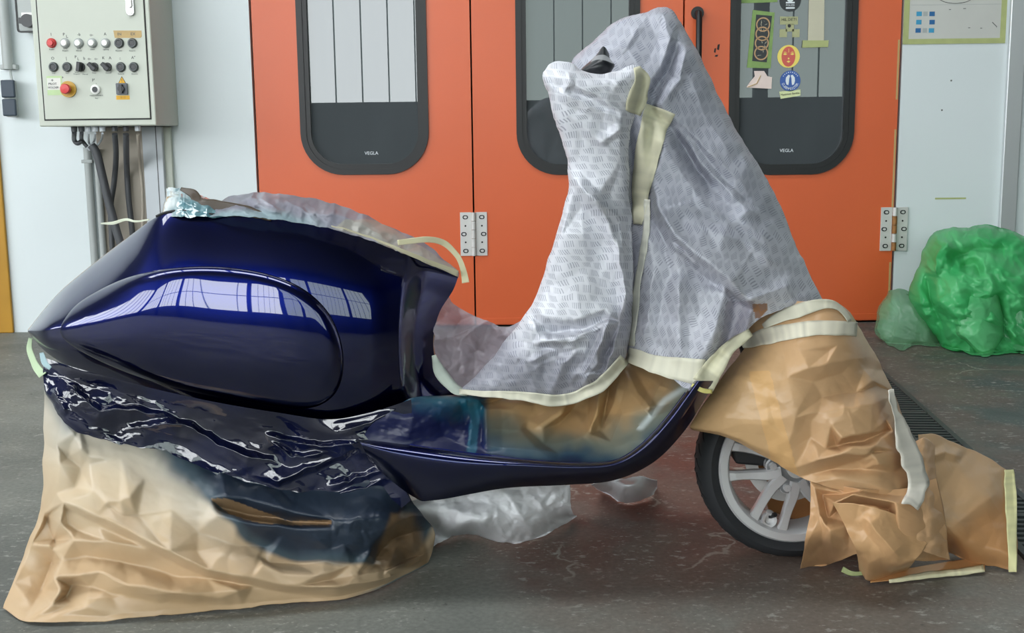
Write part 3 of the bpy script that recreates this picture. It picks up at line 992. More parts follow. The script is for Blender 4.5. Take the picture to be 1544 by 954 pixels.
for (a, c, w, lb) in (((130, 222), (145, 402), 11.5, 'light grey conduit pipe, front one of the pair below the cabinet'), ((142.5, 225), (159.5, 392), 10, 'light grey conduit pipe just right of the other one below the cabinet')):
    p, q = at(a[0], a[1], YW - .03), at(c[0], c[1], YW - .03)
    x = (p.x + q.x) / 2
    cd = MB().cyl((x, YW - .03, p.z), (x, YW - .03, 0.0), w * .0016, n=16).build('conduit_pipe', M['gray_pvc'], smooth=True)
    tag(cd, lb, 'pipe')
    if w > 11:
        k = at(124, 243, YW); MB().box(x - .026, x + .026, YW - .05, YW - .001, k.z - .008, k.z + .008).build('pipe_clip', M['gray_pvc'], cd, bevel=.002)
bz = at(165, 200, YW)
x0, x1 = at(150, 260, YW).x, at(219, 260, YW).x
tag(MB().box(x0, x1 + .03, YW - .015, YW - .001, 0.0, CZ0 - .003).build('backing_board', M['beige'], bevel=.002), 'beige backing board behind the cables below the cabinet', 'board')
x0, x1 = at(217, 260, YW - .06).x, at(247, 260, YW - .06).x
t = MB().box(x0, x1, YW - .06, YW - .016, 0.0, CZ0 - .003).build('cable_trunking', M['white_duct'], bevel=.003)
tag(t, 'white cable trunking running down below the cabinet', 'trunking')
MB().box(x1 - .03, x1 - .026, YW - .0612, YW - .05, 0.0, CZ0).build('cover_seam', M['dk_pvc'], t)
x0, x1 = at(250, 260, YW).x, at(263, 260, YW).x
tag(MB().box(x0, x1, YW - .03, YW - .001, 0.0, CZ0 - .003).build('wall_rail', M['cab'], bevel=.003), 'narrow grey-beige upright rail right of the white trunking', 'rail')

# left: conduit, double switch, key box
pa, pb = at(12, 20, YW), at(16, 105, YW)
x = (pa.x + pb.x) / 2
cd = tag(MB().cyl((x, YW - .035, pb.z), (x, YW - .035, 3.2), .024, n=16).build('conduit_pipe', M['gray_pvc'], smooth=True), 'light grey conduit pipe at upper left ending above the socket box', 'pipe')
MB().box(x - .038, x + .038, YW - .04, YW - .001, pb.z + .0, pb.z + .022).build('pipe_clip', M['gray_pvc'], cd, bevel=.003)
sa, sb = at(2, 120, YW - .09), at(31, 176, YW - .09)
sw = empty('socket_box', ((sa.x + sb.x) / 2, YW - .05, sb.z), 'grey double wall box with two blue-grey flaps, left of the cabinet', 'switch')
MB().box(sa.x, at(35, 140, YW).x - .025, YW - .085, YW - .001, sb.z, sa.z).build('housing', M['gray_pvc'], sw, bevel=.01)
zm = (sa.z + sb.z) / 2
for z0, z1 in ((zm + .003, sa.z - .002), (sb.z + .004, zm - .003)):
    MB().box(sa.x - .004, at(23, 140, YW - .09).x, YW - .098, YW - .08, z0, z1).build('flap', M['bluegrey'], sw, bevel=.006)
tag(MB().tube([(x + .008, YW - .035, pb.z + .01), (x + .012, YW - .04, pb.z - .025), (x + .02, YW - .05, sa.z - .01)], .006, 8).build('cable', M['gray_pvc'], smooth=True), 'short thin grey cable between conduit pipe and socket box', 'cable')
ka, kb = at(22, -30, YW - .1), at(52, 47, YW - .1)
kb_ = tag(MB().prism(rrect((ka.x + kb.x) / 2, (ka.z + kb.z) / 2, kb.x - ka.x, ka.z - kb.z, .012, 4), YW - .1, YW - .001).build('switch_box', M['gray_pvc'], bevel=.004),
          'grey metal switch box at the top, half hidden by the cabinet', 'switch')
MB().ring(rrect((ka.x + kb.x) / 2, (ka.z + kb.z) / 2, kb.x - ka.x - .002, ka.z - kb.z - .002, .011, 4), rrect((ka.x + kb.x) / 2, (ka.z + kb.z) / 2, kb.x - ka.x + .012, ka.z - kb.z + .012, .015, 4), YW - .103, YW - .09).build('seal', M['rubber'], kb_)
q = at(41, 31, YW - .13); MB().cyl((q.x, YW - .1, q.z), (q.x, YW - .135, q.z), .03).box(q.x - .04, q.x + .04, YW - .13, YW - .1, q.z - .012, q.z + .014).build('knob', M['black_plastic'], kb_)
q = at(40, 22, YW - .1); MB().box(q.x - .022, q.x + .03, YW - .104, YW - .099, q.z - .009, q.z + .009).build('label_plate', M['white_plastic'], kb_)

# ------------------------------------------------------------------ stickers on the third pane, posters on the right
YG = YW + .0105


def quad(px4, y0, y1):
    P = [at(a, c, y0) for a, c in px4]
    return [(p.x, p.z) for p in P]


def disc(cx_, cz_, r, n=32, sx=1.0):
    return [(cx_ + sx * r * math.cos(2 * math.pi * k / n), cz_ + r * math.sin(2 * math.pi * k / n)) for k in range(n)]


t = tag(MB().prism(quad([(1126, 102), (1162, 103), (1168, 19), (1135, 15)], YG, 0), YG - .001, YG).build('poster', M['tape_green2']), 'narrow black poster of four rings framed in green tape on the window', 'poster')
MB().prism(quad([(1134, 92), (1156, 94), (1164, 24), (1140, 22)], YG, 0), YG - .0018, YG - .0008).build('black_sheet', M['sticker_black'], t)
for (a, c) in ((1150.5, 37), (1149.5, 51), (1148.5, 65), (1147.5, 80)):
    q = at(a, c, YG); MB().ring(disc(q.x, q.z, .0275), disc(q.x, q.z, .0335), YG - .0026, YG - .0016).build('ring', M['ring'], t)
rng = random.Random(3)
mb = MB()
for (a, c) in ((1150.5, 37), (1149.5, 51), (1148.5, 65), (1147.5, 80)):
    for k in range(5):
        q = at(a + rng.uniform(-6, 6), c + rng.uniform(-6, 6), YG); l = rng.uniform(.004, .012); an = rng.uniform(0, 3.1)
        mb.prism([(q.x - l * math.cos(an), q.z - l * math.sin(an)), (q.x + .003, q.z - .001), (q.x + l * math.cos(an), q.z + l * math.sin(an))], YG - .0022, YG - .0017)
mb.build('pale_strokes', M['card'], t)
tag(MB().prism(quad([(1108, 5), (1150, 4), (1172, 3), (1172, -12), (1108, -12)], YG, 0), YG - .001, YG).build('tape_strip', M['tape_green2']), 'green tape strip at the top of the right window pane', 'tape')
q = at(1191.5, 1, YG)
t = tag(MB().prism(disc(q.x, q.z, .0505), YG - .001, YG).build('sticker', M['sticker_black']), 'black round sticker with white bars at the top of the pane', 'sticker')
mb = MB()
for zz in (4, 12): a = at(1191.5, zz, YG); mb.box(a.x - .021, a.x + .021, YG - .0017, YG - .0009, a.z - .0035, a.z + .0035)
a = at(1191.5, -2, YG); mb.prism(disc(a.x, a.z, .016), YG - .0017, YG - .0009); mb.build('white_bars', M['sticker_white'], t)
a = at(1191.5, 8, YG); text('POLIZEI', a.x, YG - .0018, a.z, .012, M['sticker_white'], 'lettering', t)
t = tag(MB().prism(quad([(1176, 37), (1203, 37), (1203, 25), (1176, 25)], YG, 0), YG - .001, YG).build('sticker', M['sticker_olive']), 'olive checkered sticker with small dark lettering on the window', 'sticker')
mb = MB()
for (a, c, w, hh) in ((1191, 42, 12, 10), (1181, 50, 11, 11), (1200, 50, 11, 11)):
    q = at(a, c, YG); mb.box(q.x - w * .0016, q.x + w * .0016, YG - .001, YG, q.z - hh * .0017, q.z + hh * .0017)
mb.build('checker_patch', M['sticker_olive'], t)
q = at(1190, 39, YG); MB().prism(disc(q.x, q.z, .008, 12), YG - .0018, YG - .0009).build('dot', M['ink'], t)
q = at(1190, 29.5, YG); text("HIL DE'71", q.x, YG - .0018, q.z, .018, M['ink'], 'lettering', t)
q = at(1189, 85, YG)
t = tag(MB().prism(disc(q.x, q.z, .0535), YG - .001, YG).build('sticker', M['sticker_yellow']), 'yellow round sticker with a red mask face on the window', 'sticker')
f = MB().prism(disc(q.x - .001, q.z - .001, .047, 28, .70), YG - .0018, YG - .0008).build('red_face', M['sticker_red'], t)
mb = MB()
for sx in (-1, 1):
    mb.prism([(q.x + sx * .007, q.z + .010), (q.x + sx * .018, q.z + .016), (q.x + sx * .027, q.z + .010), (q.x + sx * .017, q.z + .006)], YG - .0026, YG - .0016)
    mb.prism([(q.x + sx * .006, q.z + .016), (q.x + sx * .018, q.z + .022), (q.x + sx * .027, q.z + .017), (q.x + sx * .018, q.z + .0185)], YG - .0026, YG - .0016)
mb.box(q.x - .001, q.x + .001, YG - .0026, YG - .0016, q.z + .018, q.z + .036)
mb.prism(disc(q.x, q.z - .010, .004, 10), YG - .0026, YG - .0016)
mb.prism([(q.x - .009, q.z - .024), (q.x, q.z - .019), (q.x + .009, q.z - .024), (q.x, q.z - .03)], YG - .0026, YG - .0016)
mb.build('face_lines', M['sticker_yellow'], f)
q = at(1191.5, 122, YG)
t = tag(MB().prism(disc(q.x, q.z, .049), YG - .001, YG).build('sticker', M['sticker_blue']), 'blue round sticker with two white half ovals on the window', 'sticker')
mb = MB()
for sx in (-1, 1):
    mb.prism([(q.x + sx * .002, q.z + .026), (q.x + sx * .010, q.z + .029), (q.x + sx * .021, q.z + .016), (q.x + sx * .0225, q.z), (q.x + sx * .018, q.z - .016), (q.x + sx * .009, q.z - .02), (q.x + sx * .0065, q.z - .006), (q.x + sx * .0055, q.z + .01)], YG - .0018, YG - .0008)
mb.build('half_ovals', M['sticker_white'], t)
word = 'DUBENMEISTER'
for k, ch in enumerate(word):
    a = math.radians(205 + 130 * k / (len(word) - 1))
    text(ch, q.x + .037 * math.cos(a), YG - .0018, q.z + .037 * math.sin(a), .017, M['sticker_white'], 'letter', t, rot=-(a + math.pi / 2))
for k in range(9):
    a = math.radians(35 + 110 * k / 8)
    MB().box(-.002, .002, -.0004, .0004, -.002, .002).build('letter', M['sticker_white'], None).location = (0, 0, 0)
    l = bpy.context.scene.collection.objects[-1]; l.location = (q.x + .041 * math.cos(a), YG - .0014, q.z + .041 * math.sin(a)); wparent(l, t)
t = tag(MB().prism(quad([(1177, 149), (1207, 144), (1207, 135), (1175, 138)], YG, 0), YG - .001, YG).build('sticker', mk('pale_label', lin(214, 222, 170), .5)), 'pale yellow-green name sticker under the blue round one', 'sticker')
q = at(1191, 141.5, YG); text('Maximum Bertha', q.x, YG - .0018, q.z, .013, M['ink'], 'lettering', t, rot=-.1)
t = tag(MB().prism(quad([(1125, 132), (1163, 134), (1164, 116), (1157, 115), (1152, 107), (1137, 107), (1138, 115), (1131, 123)], YG, 0), YG - .004, YG).build('paper_cutout', M['pink_paper'], bevel=.001), 'pale pink paper cut-out stuck below the ring poster', 'paper')
MB().tube([at(1128, 131, YG - .005), at(1141, 126, YG - .006), at(1147, 114, YG - .005)], .002, 6).build('fold_line', M['tape_brown'], t)
q = at(1190, 58, YG)
t = tag(MB().prism(quad([(1218, 62), (1242, 62), (1243, -20), (1220, -20)], YG, 0), YG - .006, YG).build('card_strip', M['card'], bevel=.001), 'cream card strip taped upright on the right window', 'card')
MB().prism(quad([(1209, 72), (1248, 71), (1249, 61), (1210, 61)], YG, 0), YG - .0075, YG - .004).build('tape', M['tape_olive'], t)

# green-taped notice on the right wall panel
q0, q1 = at(1362, -30, YW), at(1517, 65, YW)
t = empty('notice', ((q0.x + q1.x) / 2, YW - .003, q1.z), 'grey notice with blue squares framed in olive tape, upper right wall', 'poster')
na, nb_ = at(1366, 30, YW).x, at(1513, 30, YW).x
MB().box(na, nb_, YW - .003, YW - .001, q1.z + .01, 2.0).build('printed_sheet', M['paper_grey'], t)
mb = MB().ring([(na + .014, q1.z + .024), (nb_ - .014, q1.z + .024), (nb_ - .014, 1.985), (na + .014, 1.985)], [(na - .012, q1.z), (nb_ + .012, q1.z), (nb_ + .012, 2.01), (na - .012, 2.01)], YW - .0045, YW - .001)
mb.build('tape_frame', M['tape_olive'], t)
for k, (a, c, m_) in enumerate(((1385.5, 21, 'blue1'), (1405, 21, 'blue2'), (1385, 33.5, 'blue1'), (1405, 33.5, 'blue2'), (1384, 46, 'blue2'), (1404, 46, 'blue1'))):
    q = at(a, c, YW); MB().box(q.x - .0125, q.x + .0125, YW - .0042, YW - .0028, q.z - .0105, q.z + .0105).build('blue_square', M[m_], t)
for (a, c) in ((1395, 21), (1394, 46)):
    q = at(a, c, YW); MB().box(q.x - .0105, q.x + .0105, YW - .0042, YW - .0028, q.z - .0105, q.z + .0105).build('grey_square', M['gray_pvc'], t)
q = at(1441, -6, YW)
MB().ring([(q.x + .083 * math.cos(a), q.z + .033 * math.sin(a)) for a in np.linspace(0, 2 * np.pi, 40, endpoint=False)], [(q.x + .086 * math.cos(a), q.z + .0355 * math.sin(a)) for a in np.linspace(0, 2 * np.pi, 40, endpoint=False)], YW - .0042, YW - .0028).build('oval_line', M['ink'], t)
z = at(1440, 7, YW).z; MB().box(na + .02, nb_ - .016, YW - .0036, YW - .0028, z - .001, z + .001).build('fold_line', M['gray_pvc'], t)
mb = MB()
for (a, c, w) in ((1432, 14.5, 3), (1454, 13, 4), (1461, 42, 3), (1479, 42.5, 3)):
    q = at(a, c, YW); mb.box(q.x - w * .0016, q.x + w * .0016, YW - .0038, YW - .0028, q.z - .0016, q.z + .0016)
p, q = at(1496, 33, YW), at(1503, 40, YW); mb.prism([(p.x, p.z), (q.x, q.z), (q.x - .002, q.z - .006), (q.x - .004, q.z - .001), (p.x - .002, p.z - .003)], YW - .0038, YW - .0028)
mb.build('pen_marks', M['ink_soft'], t)
q = at(1433, 299, YW); tag(MB().box(q.x - .075, q.x + .075, YW - .002, YW - .001, q.z - .004, q.z + .004).build('tape_residue', M['tape_olive']), 'thin line of old olive tape on the right wall panel', 'tape')
for (a, c) in ((1434, 121.5), (1420, 166)):
    q = at(a, c, YW); tag(MB().cyl((q.x, YW - .004, q.z), (q.x, YW - .0005, q.z), .004, n=8).build('rivet', M['ink_soft']), 'small dark rivet on the right wall panel, %s' % ('upper of two' if c < 140 else 'lower of two'), 'rivet')

# ------------------------------------------------------------------ floor grate on the right
gr = empty('floor_grate', (1.2, .9, 0), 'dark iron drain grate let into the floor behind the brown front paper', 'grate')
GA = -math.atan2(1.44 - 1.31, 1.72 - .245)
GM = Matrix.Translation((1.4387, 1.7199, 0)) @ Matrix.Rotation(GA, 4, 'Z')
GW = .15


def gpart(mb, name, mat, parent):
    mb.v = [tuple(GM @ Vector(v)) for v in mb.v]
    return mb.build(name, mat, parent)


gpart(MB().box(-GW, 0, -2.75, 1.15, .0008, .0025), 'pit_dark_plate', M['dark'], gr)  # dark plate on the solid floor, standing in for the unlit depth
gpart(MB().box(-.018, 0, -2.75, 1.15, .001, .012).box(-GW, -GW + .018, -2.75, 1.15, .001, .012), 'frame', M['grate'], gr)
for k in range(4):
    gpart(MB().box(-GW + .015, -.015, -.60 - 1.04 * (k - 1) - .012, -.60 - 1.04 * (k - 1) + .012, .001, .012), 'cross_bar', M['grate'], gr)
b0 = MB().box(-GW / 2 + .018, GW / 2 - .018, -.0075, .0075, -.004, .004)
bar = b0.build('bar', M['grate'])
bar.parent = None
n = 118
for k in range(n):
    c = GM @ Vector((-GW / 2, 1.13 - 3.85 * k / n, .0065))
    o = bar if k == 0 else bar.copy()
    if k: COL.objects.link(o)
    o.location = c; o.rotation_euler = (0, 0, GA); wparent(o, gr)

# ------------------------------------------------------------------ the scooter
sc_o = empty('scooter', (-.1, SY, 0), 'dark blue motor scooter masked for spraying, standing before the orange doors', 'scooter')

bx = np.array([42, 60, 90, 120, 150, 195, 240, 330, 420, 510, 560, 600, 640, 665, 692.])
btop = np.array([497, 474, 440, 414, 390, 356, 325, 325, 328, 345, 360, 375, 393, 402, 414.])
bbot = np.array([500, 522, 545, 560, 572, 585, 597, 615, 632, 645, 645, 636, 622, 610, 594.])
bW = np.array([.03, .085, .125, .15, .168, .188, .2, .212, .218, .208, .190, .170, .145, .12, .085])
bs = np.array([.0, .0, .0, .02, .05, .16, .42, .56, .58, .58, .58, .6, .68, .8, .95])   # how far the upper edge stands off the middle


def smooth_interp(x, xs, ys):
    xs = np.array(xs, float); ys = np.array(ys, float)
    m = np.gradient(ys, xs)
    i = np.clip(np.searchsorted(xs, x) - 1, 0, len(xs) - 2)
    h = xs[i + 1] - xs[i]; t = np.clip((x - xs[i]) / h, 0, 1)
    return ((2 * t ** 3 - 3 * t ** 2 + 1) * ys[i] + (t ** 3 - 2 * t ** 2 + t) * h * m[i]
            + (-2 * t ** 3 + 3 * t ** 2) * ys[i + 1] + (t ** 3 - t ** 2) * h * m[i + 1])


# the flank's lean, top to bottom (degrees), summed up into its bulge
DV = np.linspace(0, 1, 401)
_tl = np.interp(DV, [0, .08, .2, .28, .36, .5, .58, .7, .82, .92, 1], [38, 29, 22, 16, 10, 4, 0, -4, -11, -24, -40])
for _ in range(60): _tl[1:-1] = (_tl[:-2] + 2 * _tl[1:-1] + _tl[2:]) / 4
DROP = np.concatenate([[0], np.cumsum(np.tan(np.radians(_tl[1:] + _tl[:-1]) / 2)) / 400])
DROP = DROP.max() - DROP


def body_w(q, v):
    W = smooth_interp(q, bx, bW); s0 = smooth_interp(q, bx, bs)
    a = np.clip(v / .52, 0, 1)
    ex = 1.9 - .0 * a
    soft = .75 * (1 - (1 - a) ** 1.5) + .25 * np.sqrt(np.clip(1 - (1 - a) ** 2.2, 0, 1))
    upper = s0 + (1 - s0) * soft
    lo = np.clip((v - .62) / .38, 0, 1)
    tail = W * (upper - .30 * lo ** 2.2)
    h = (smooth_interp(q, bx, bbot) - smooth_interp(q, bx, btop)) * .00143
    flank = W - h * np.interp(v, DV, DROP)
    k = sst(130, 300, q)
    return tail * (1 - k) + flank * k


def body_depth(px_, py_):
    """near surface of the body shell, before any offset (side panel is fitted on it)"""
    t = smooth_interp(px_, bx, btop); b = smooth_interp(px_, bx, bbot)
    return -body_w(px_, np.clip((py_ - t) / (b - t), 0, 1))


nu, nv = 260, 110
q = np.linspace(42, 692, nu)[None, :] * np.ones((nv, 1))
v = (np.linspace(0, 1, nv) ** 1.35)[:, None] * np.ones((1, nu))
top = smooth_interp(q, bx, btop); bot = smooth_interp(q, bx, bbot)
XRv = smooth_interp(v, [0, .12, .3, .5, .7, .85, 1], [692, 684, 664, 654, 656, 668, 690])
k = sst(575, 692, q)
PXb = q + (XRv - 692) * ((q - 560).clip(0) / 132) ** 1.3
PYb = top + (bot - top) * v
Wd = body_w(q, v)
# the flank folds inwards along a soft edge and becomes the concave face under the front of the saddle
fold = sst(612, 650, q) * (1 - .55 * sst(.0, .22, .22 - v)) * (1 - .6 * sst(.8, 1., v))
Wd = Wd - .055 * fold
Wn = unproj(PXb, PYb, SY - Wd)
Wf = Wn.copy(); Wf[..., 1] = 2 * SY - Wf[..., 1]
body = grid_mesh('body_shell', np.concatenate([Wn, Wf[::-1]], axis=0), np.concatenate([PXb, PXb]), np.concatenate([PYb, PYb]), M['blue_paint'], sc_o)
# deck under the saddle: joins both flanks
dk = np.linspace(0, 1, 8)[:, None, None]
deck = Wn[0][None] * (1 - dk) + Wf[0][None] * dk
grid_mesh('saddle_deck', deck, np.zeros(deck.shape[:2]), np.zeros(deck.shape[:2]), M['caliper'], sc_o)
fr = Wn[:, -1][None] * (1 - dk) + Wf[:, -1][None] * dk
grid_mesh('front_closing', fr, np.zeros(fr.shape[:2]), np.zeros(fr.shape[:2]), M['blue_paint'], sc_o)
# rim along the top edge
t_ = np.linspace(236, 688, 60)
ry = -body_w(t_, np.zeros(60))
pts = [at(a, b - 1.0, float(c) + SY) for a, b, c in zip(t_, smooth_interp(t_, bx, btop), ry)]
MB().tube(pts, .0028, 8).build('edge_bead', M['caliper'], sc_o, smooth=True)

# bulged side panel
tear = [(88, 500), (112, 462), (150, 437), (200, 416), (262, 404), (330, 402), (400, 412), (455, 434), (493, 468), (513, 510), (518, 552),
        (508, 590), (480, 612), (440, 616), (385, 608), (320, 597), (250, 581), (180, 557), (120, 528)]
tc = np.array([330., 508.])
tp = catmull(np.array(tear + tear[:3], float), 22 * 20 + 1)[20 * 0:]
ang = np.unwrap(np.arctan2(tp[:, 1] - tc[1], tp[:, 0] - tc[0])); rad = np.hypot(tp[:, 0] - tc[0], tp[:, 1] - tc[1])
NA = 240
th = np.linspace(0, 2 * np.pi, NA, endpoint=False)
a0 = ang[0]; o_ = np.argsort((ang - a0) % (2 * np.pi))
aa = ((ang - a0) % (2 * np.pi))[o_]; rr = rad[o_]
R = np.interp((th - a0) % (2 * np.pi), aa, rr, period=2 * np.pi)
for _ in range(3): R = (np.roll(R, 1) + 2 * R + np.roll(R, -1)) / 4
rho = np.concatenate([np.linspace(0.0, .86, 34), np.linspace(.875, 1.0, 16), [1.012]])
RH = rho[:, None] * np.ones(NA)
PXs = tc[0] + RH * R * np.cos(th); PYs = tc[1] + RH * R * np.sin(th)
dome = np.clip(1 - RH ** 2, 0, 1)
left = .25 + .75 * sst(70, 250, PXs)
lowf = 1 - .45 * sst(540, 615, PYs)
edge = np.sqrt(np.clip(1 - (np.clip((RH - .86) / .14, 0, 1)) ** 2, 0, 1))
bul = left * lowf * (.016 * edge) + left * .006 * dome
bul = np.where(RH > 1.0, -.004, bul)
Ys = body_depth(PXs, PYs) - bul + .0
Wp = unproj(PXs, PYs, SY + Ys)
grid_mesh('side_panel', np.swapaxes(Wp, 0, 1)[::-1], PXs.T, PYs.T, M['blue_paint'], sc_o)['label'] = 'raised teardrop side panel in blue paint'
o = sc_o.children[-1]
# close the seam of the polar grid
bmq = bmesh.new(); bmq.from_mesh(o.data)
n_a, n_r = NA, len(rho)
bmq.verts.ensure_lookup_table()
for i in range(n_r - 1):
    a, b = bmq.verts[(n_a - 1) * n_r + i], bmq.verts[(n_a - 1) * n_r + i + 1]; c, d = bmq.verts[i], bmq.verts[i + 1]
    bmq.faces.new((a, b, d, c)).smooth = True
bmesh.ops.remove_doubles(bmq, verts=bmq.verts, dist=1e-6)
bmesh.ops.recalc_face_normals(bmq, faces=bmq.faces)
bmq.to_mesh(o.data); bmq.free()
far = o.copy(); far.data = o.data.copy(); COL.objects.link(far)
fl_y = 2 * SY - (wloc(o).y)
far.data.transform(Matrix.Scale(-1, 4, (0, 1, 0))); far.data.flip_normals()
far.location.y = fl_y - SY

# floorboard side beam that turns up into the edge of the leg shield
up_l = [(540, 660), (600, 667), (700, 681), (800, 692), (880, 697), (930, 692), (968, 668), (1002, 632), (1030, 596), (1046, 574)]
lo_l = [(560, 700), (622, 748), (655, 754), (760, 736), (850, 731), (925, 724), (985, 697), (1030, 652), (1060, 606), (1080, 574)]
md = .5
rows = []
A = catmull(np.array(up_l, float), 150); B = catmull(np.array(lo_l, float), 150)
sec = 40
tt = np.linspace(-math.pi * .62, math.pi * .62, sec)
cc = (A + B) / 2; hh = (B - A) / 2
s1 = np.sin(tt) / np.sin(math.pi * .5)
PXk = cc[:, None, 0] + hh[:, None, 0] * s1[None]; PYk = cc[:, None, 1] + hh[:, None, 1] * s1[None]
dep = np.interp(np.linspace(0, 1, 150), [0, .3, .6, 1], [.185, .20, .20, .205])
rad_d = np.interp(np.linspace(0, 1, 150), [0, .3, .6, 1], [.06, .05, .045, .04])
sv_ = np.linspace(0, 1, sec)
s1 = 2 * sv_ - 1
PXk = cc[:, None, 0] + hh[:, None, 0] * s1[None]; PYk = cc[:, None, 1] + hh[:, None, 1] * s1[None]
prof_ = np.where(sv_ < .24, np.sqrt(np.clip(1 - (1 - sv_ / .24) ** 2, 0, 1)), 1 - .75 * ((sv_ - .24) / .76) ** 1.6)
Yk = -(dep[:, None] + rad_d[:, None] * prof_[None])
Wk = unproj(PXk, PYk, SY + Yk)
side_beam = grid_mesh('floorboard_side', Wk, PXk, PYk, M['blue_paint'], sc_o)
Wk2 = Wk[:, ::-1].copy(); Wk2[..., 1] = 2 * SY - Wk2[..., 1]
grid_mesh('floorboard_side', Wk2, PXk, PYk, M['blue_paint'], sc_o)
# belly between both beams
mm = Wk[:, -1]; mf = mm.copy(); mf[:, 1] = 2 * SY - mf[:, 1]
dd = np.linspace(0, 1, 6)[:, None, None]
grid_mesh('belly_pan', mm[None] * (1 - dd) + mf[None] * dd, np.zeros((6, 150)), np.zeros((6, 150)), M['caliper'], sc_o)
# thin bead along the upper edge
MB().tube([at(a, b + 1.5, SY - .222) for a, b in A[20:140:4]], .0025, 6).build('edge_bead', M['blue_paint'], sc_o, smooth=True)


# wheels
def wheel(c, name, r, rim, full=True):
    """axis along y, near face towards -y"""
    w = .055
    t = MB()
    prof = [(rim, -.040), (rim + .006, -.047), (rim + (r - rim) * .45, -.056), (r - .020, -.053), (r - .007, -.043), (r - .001, -.022), (r, 0)]
    prof = prof + [(a, -b) for a, b in prof[-2::-1]]
    wo = MB().lathe(c, (0, 1, 0), prof, 96).build(name, M['tyre'], sc_o, smooth=True)
    wo['label'] = 'black tyre' if full else 'black rear tyre'
    c = Vector(c)
    gro = MB()
    for k in range(40):      # tread grooves as slanted recessed-looking bars
        a = 2 * math.pi * k / 40
        for s in (-1, 1):
            pts = []
            for u in np.linspace(0, 1, 5):
                rr_ = r - .004 + .0065 * 0 + (-.012 * u ** 3); aa_ = a + s * .06 + u * .13
                pts.append(c + Vector((rr_ * 1.0 * math.cos(aa_), s * (.008 + .036 * u), rr_ * math.sin(aa_))) + Vector((math.cos(aa_), 0, math.sin(aa_))) * .0035)
            gro.tube(pts, .0016, 4)
    gro.build('tread_sipes', M['dark'], wo)['kind'] = 'stuff'
    ri = MB().lathe(c, (0, 1, 0), [(rim + .003, -.050), (rim - .001, -.054), (rim - .016, -.052), (rim - .020, -.046), (rim - .024, -.030), (rim - .026, .0), (rim - .02, .035), (rim + .002, .05), (rim + .003, .0)], 96, closed=True).build('rim', M['alloy'], wo, smooth=True)
    if not full: return wo
    R0, R1 = .030, rim - .018
    for k in range(5):
        for da, nm in ((0, 'spoke'), (45, 'spoke')):
            a = math.radians(172 + 72 * k - da)      # measured downwards from +x in the photograph
            a0 = math.radians(172 + 72 * k - 22.5) + math.radians(9 if da == 0 else -9)
            d1 = Vector((math.cos(a), 0, -math.sin(a))); d0 = Vector((math.cos(a0), 0, -math.sin(a0)))
            n1 = Vector((-d1.z, 0, d1.x))
            m = MB(); sts = []
            for u in np.linspace(0, 1, 7):
                p = (d0 * (.052)).lerp(d1 * R1, u) if u > 0 else d0 * .034
                hwid = .0095 + .004 * (1 - u) ** 2 + .006 * max(0, u - .75) * 4 * .6
                yf = -.047 + .014 * u * (1 - u) * 2 + (0 if u < .9 else .004); yb = yf + .022
                sts.append([c + p + n1 * hwid * .7 + Vector((0, yf, 0)), c + p - n1 * hwid * .7 + Vector((0, yf, 0)), c + p - n1 * hwid + Vector((0, yf + .006, 0)), c + p - n1 * hwid * .9 + Vector((0, yb, 0)), c + p + n1 * hwid * .9 + Vector((0, yb, 0)), c + p + n1 * hwid + Vector((0, yf + .006, 0))])
            vs = [x for s in sts for x in s]; fs = []
            for i in range(6):
                for j in range(6): fs.append((i * 6 + j, i * 6 + (j + 1) % 6, (i + 1) * 6 + (j + 1) % 6, (i + 1) * 6 + j))
            fs += [tuple(range(6)), tuple(range(36, 42))]
            m.add(vs, fs).build('spoke', M['alloy'], wo)
        ab = math.radians(172 + 72 * k - 67 + 6)
        bc = c + Vector((math.cos(ab), 0, -math.sin(ab))) * .050
        MB().lathe(bc + Vector((0, -.036, 0)), (0, -1, 0), [(.0005, .012), (.008, .012), (.0085, .004), (.0155, .003), (.0165, -.012)], 20).build('wheel_bolt', M['alloy'], wo, smooth=True)
    hubp = []
    for k in range(60):
        a = 2 * math.pi * k / 60
        rr_ = .058 + .008 * math.cos(5 * (a - math.radians(172 - 61)))
        hubp.append((c.x + rr_ * math.cos(a), c.z - rr_ * math.sin(a)))
    MB().prism(hubp, c.y - .040, c.y - .012).build('hub', M['alloy_in'], wo, bevel=.004)
    MB().cyl(c + Vector((0, -.055, 0)), c + Vector((0, -.03, 0)), .022).build('axle_nut', M['steel'], wo, smooth=True)
    va = math.radians(114)
    d = Vector((math.cos(va), 0, -math.sin(va)))
    MB().lathe(c + d * (rim - .034) + Vector((0, -.03, 0)), (0, -1, 0), [(.0005, .002), (.009, .003), (.011, .012), (.016, .013), (.018, .004), (.018, -.01)], 20).build('valve_boss', M['alloy'], wo, smooth=True)
    MB().tube([c + d * (rim - .034) + Vector((0, -.02, 0)), c + d * (rim - .050) + Vector((0.004, -.047, 0))], .0055, 10).build('valve', M['caliper'], wo)
    MB().lathe(c + Vector((0, .02, 0)), (0, 1, 0), [(.07, 0), (.098, 0), (.098, .004), (.07, .004)], 48, closed=True).build('brake_disc', M['steel'], wo)
    return wo


WR = .212
wc = at(1202, 697, SY - .055)
wc = Vector((wc.x, SY, WR + .001))
wheel(wc, 'front_wheel', WR, .1665)
rc = Vector((wc.x - 1.29, SY, WR + .002))
wheel(rc, 'rear_wheel', WR, .1665, False)
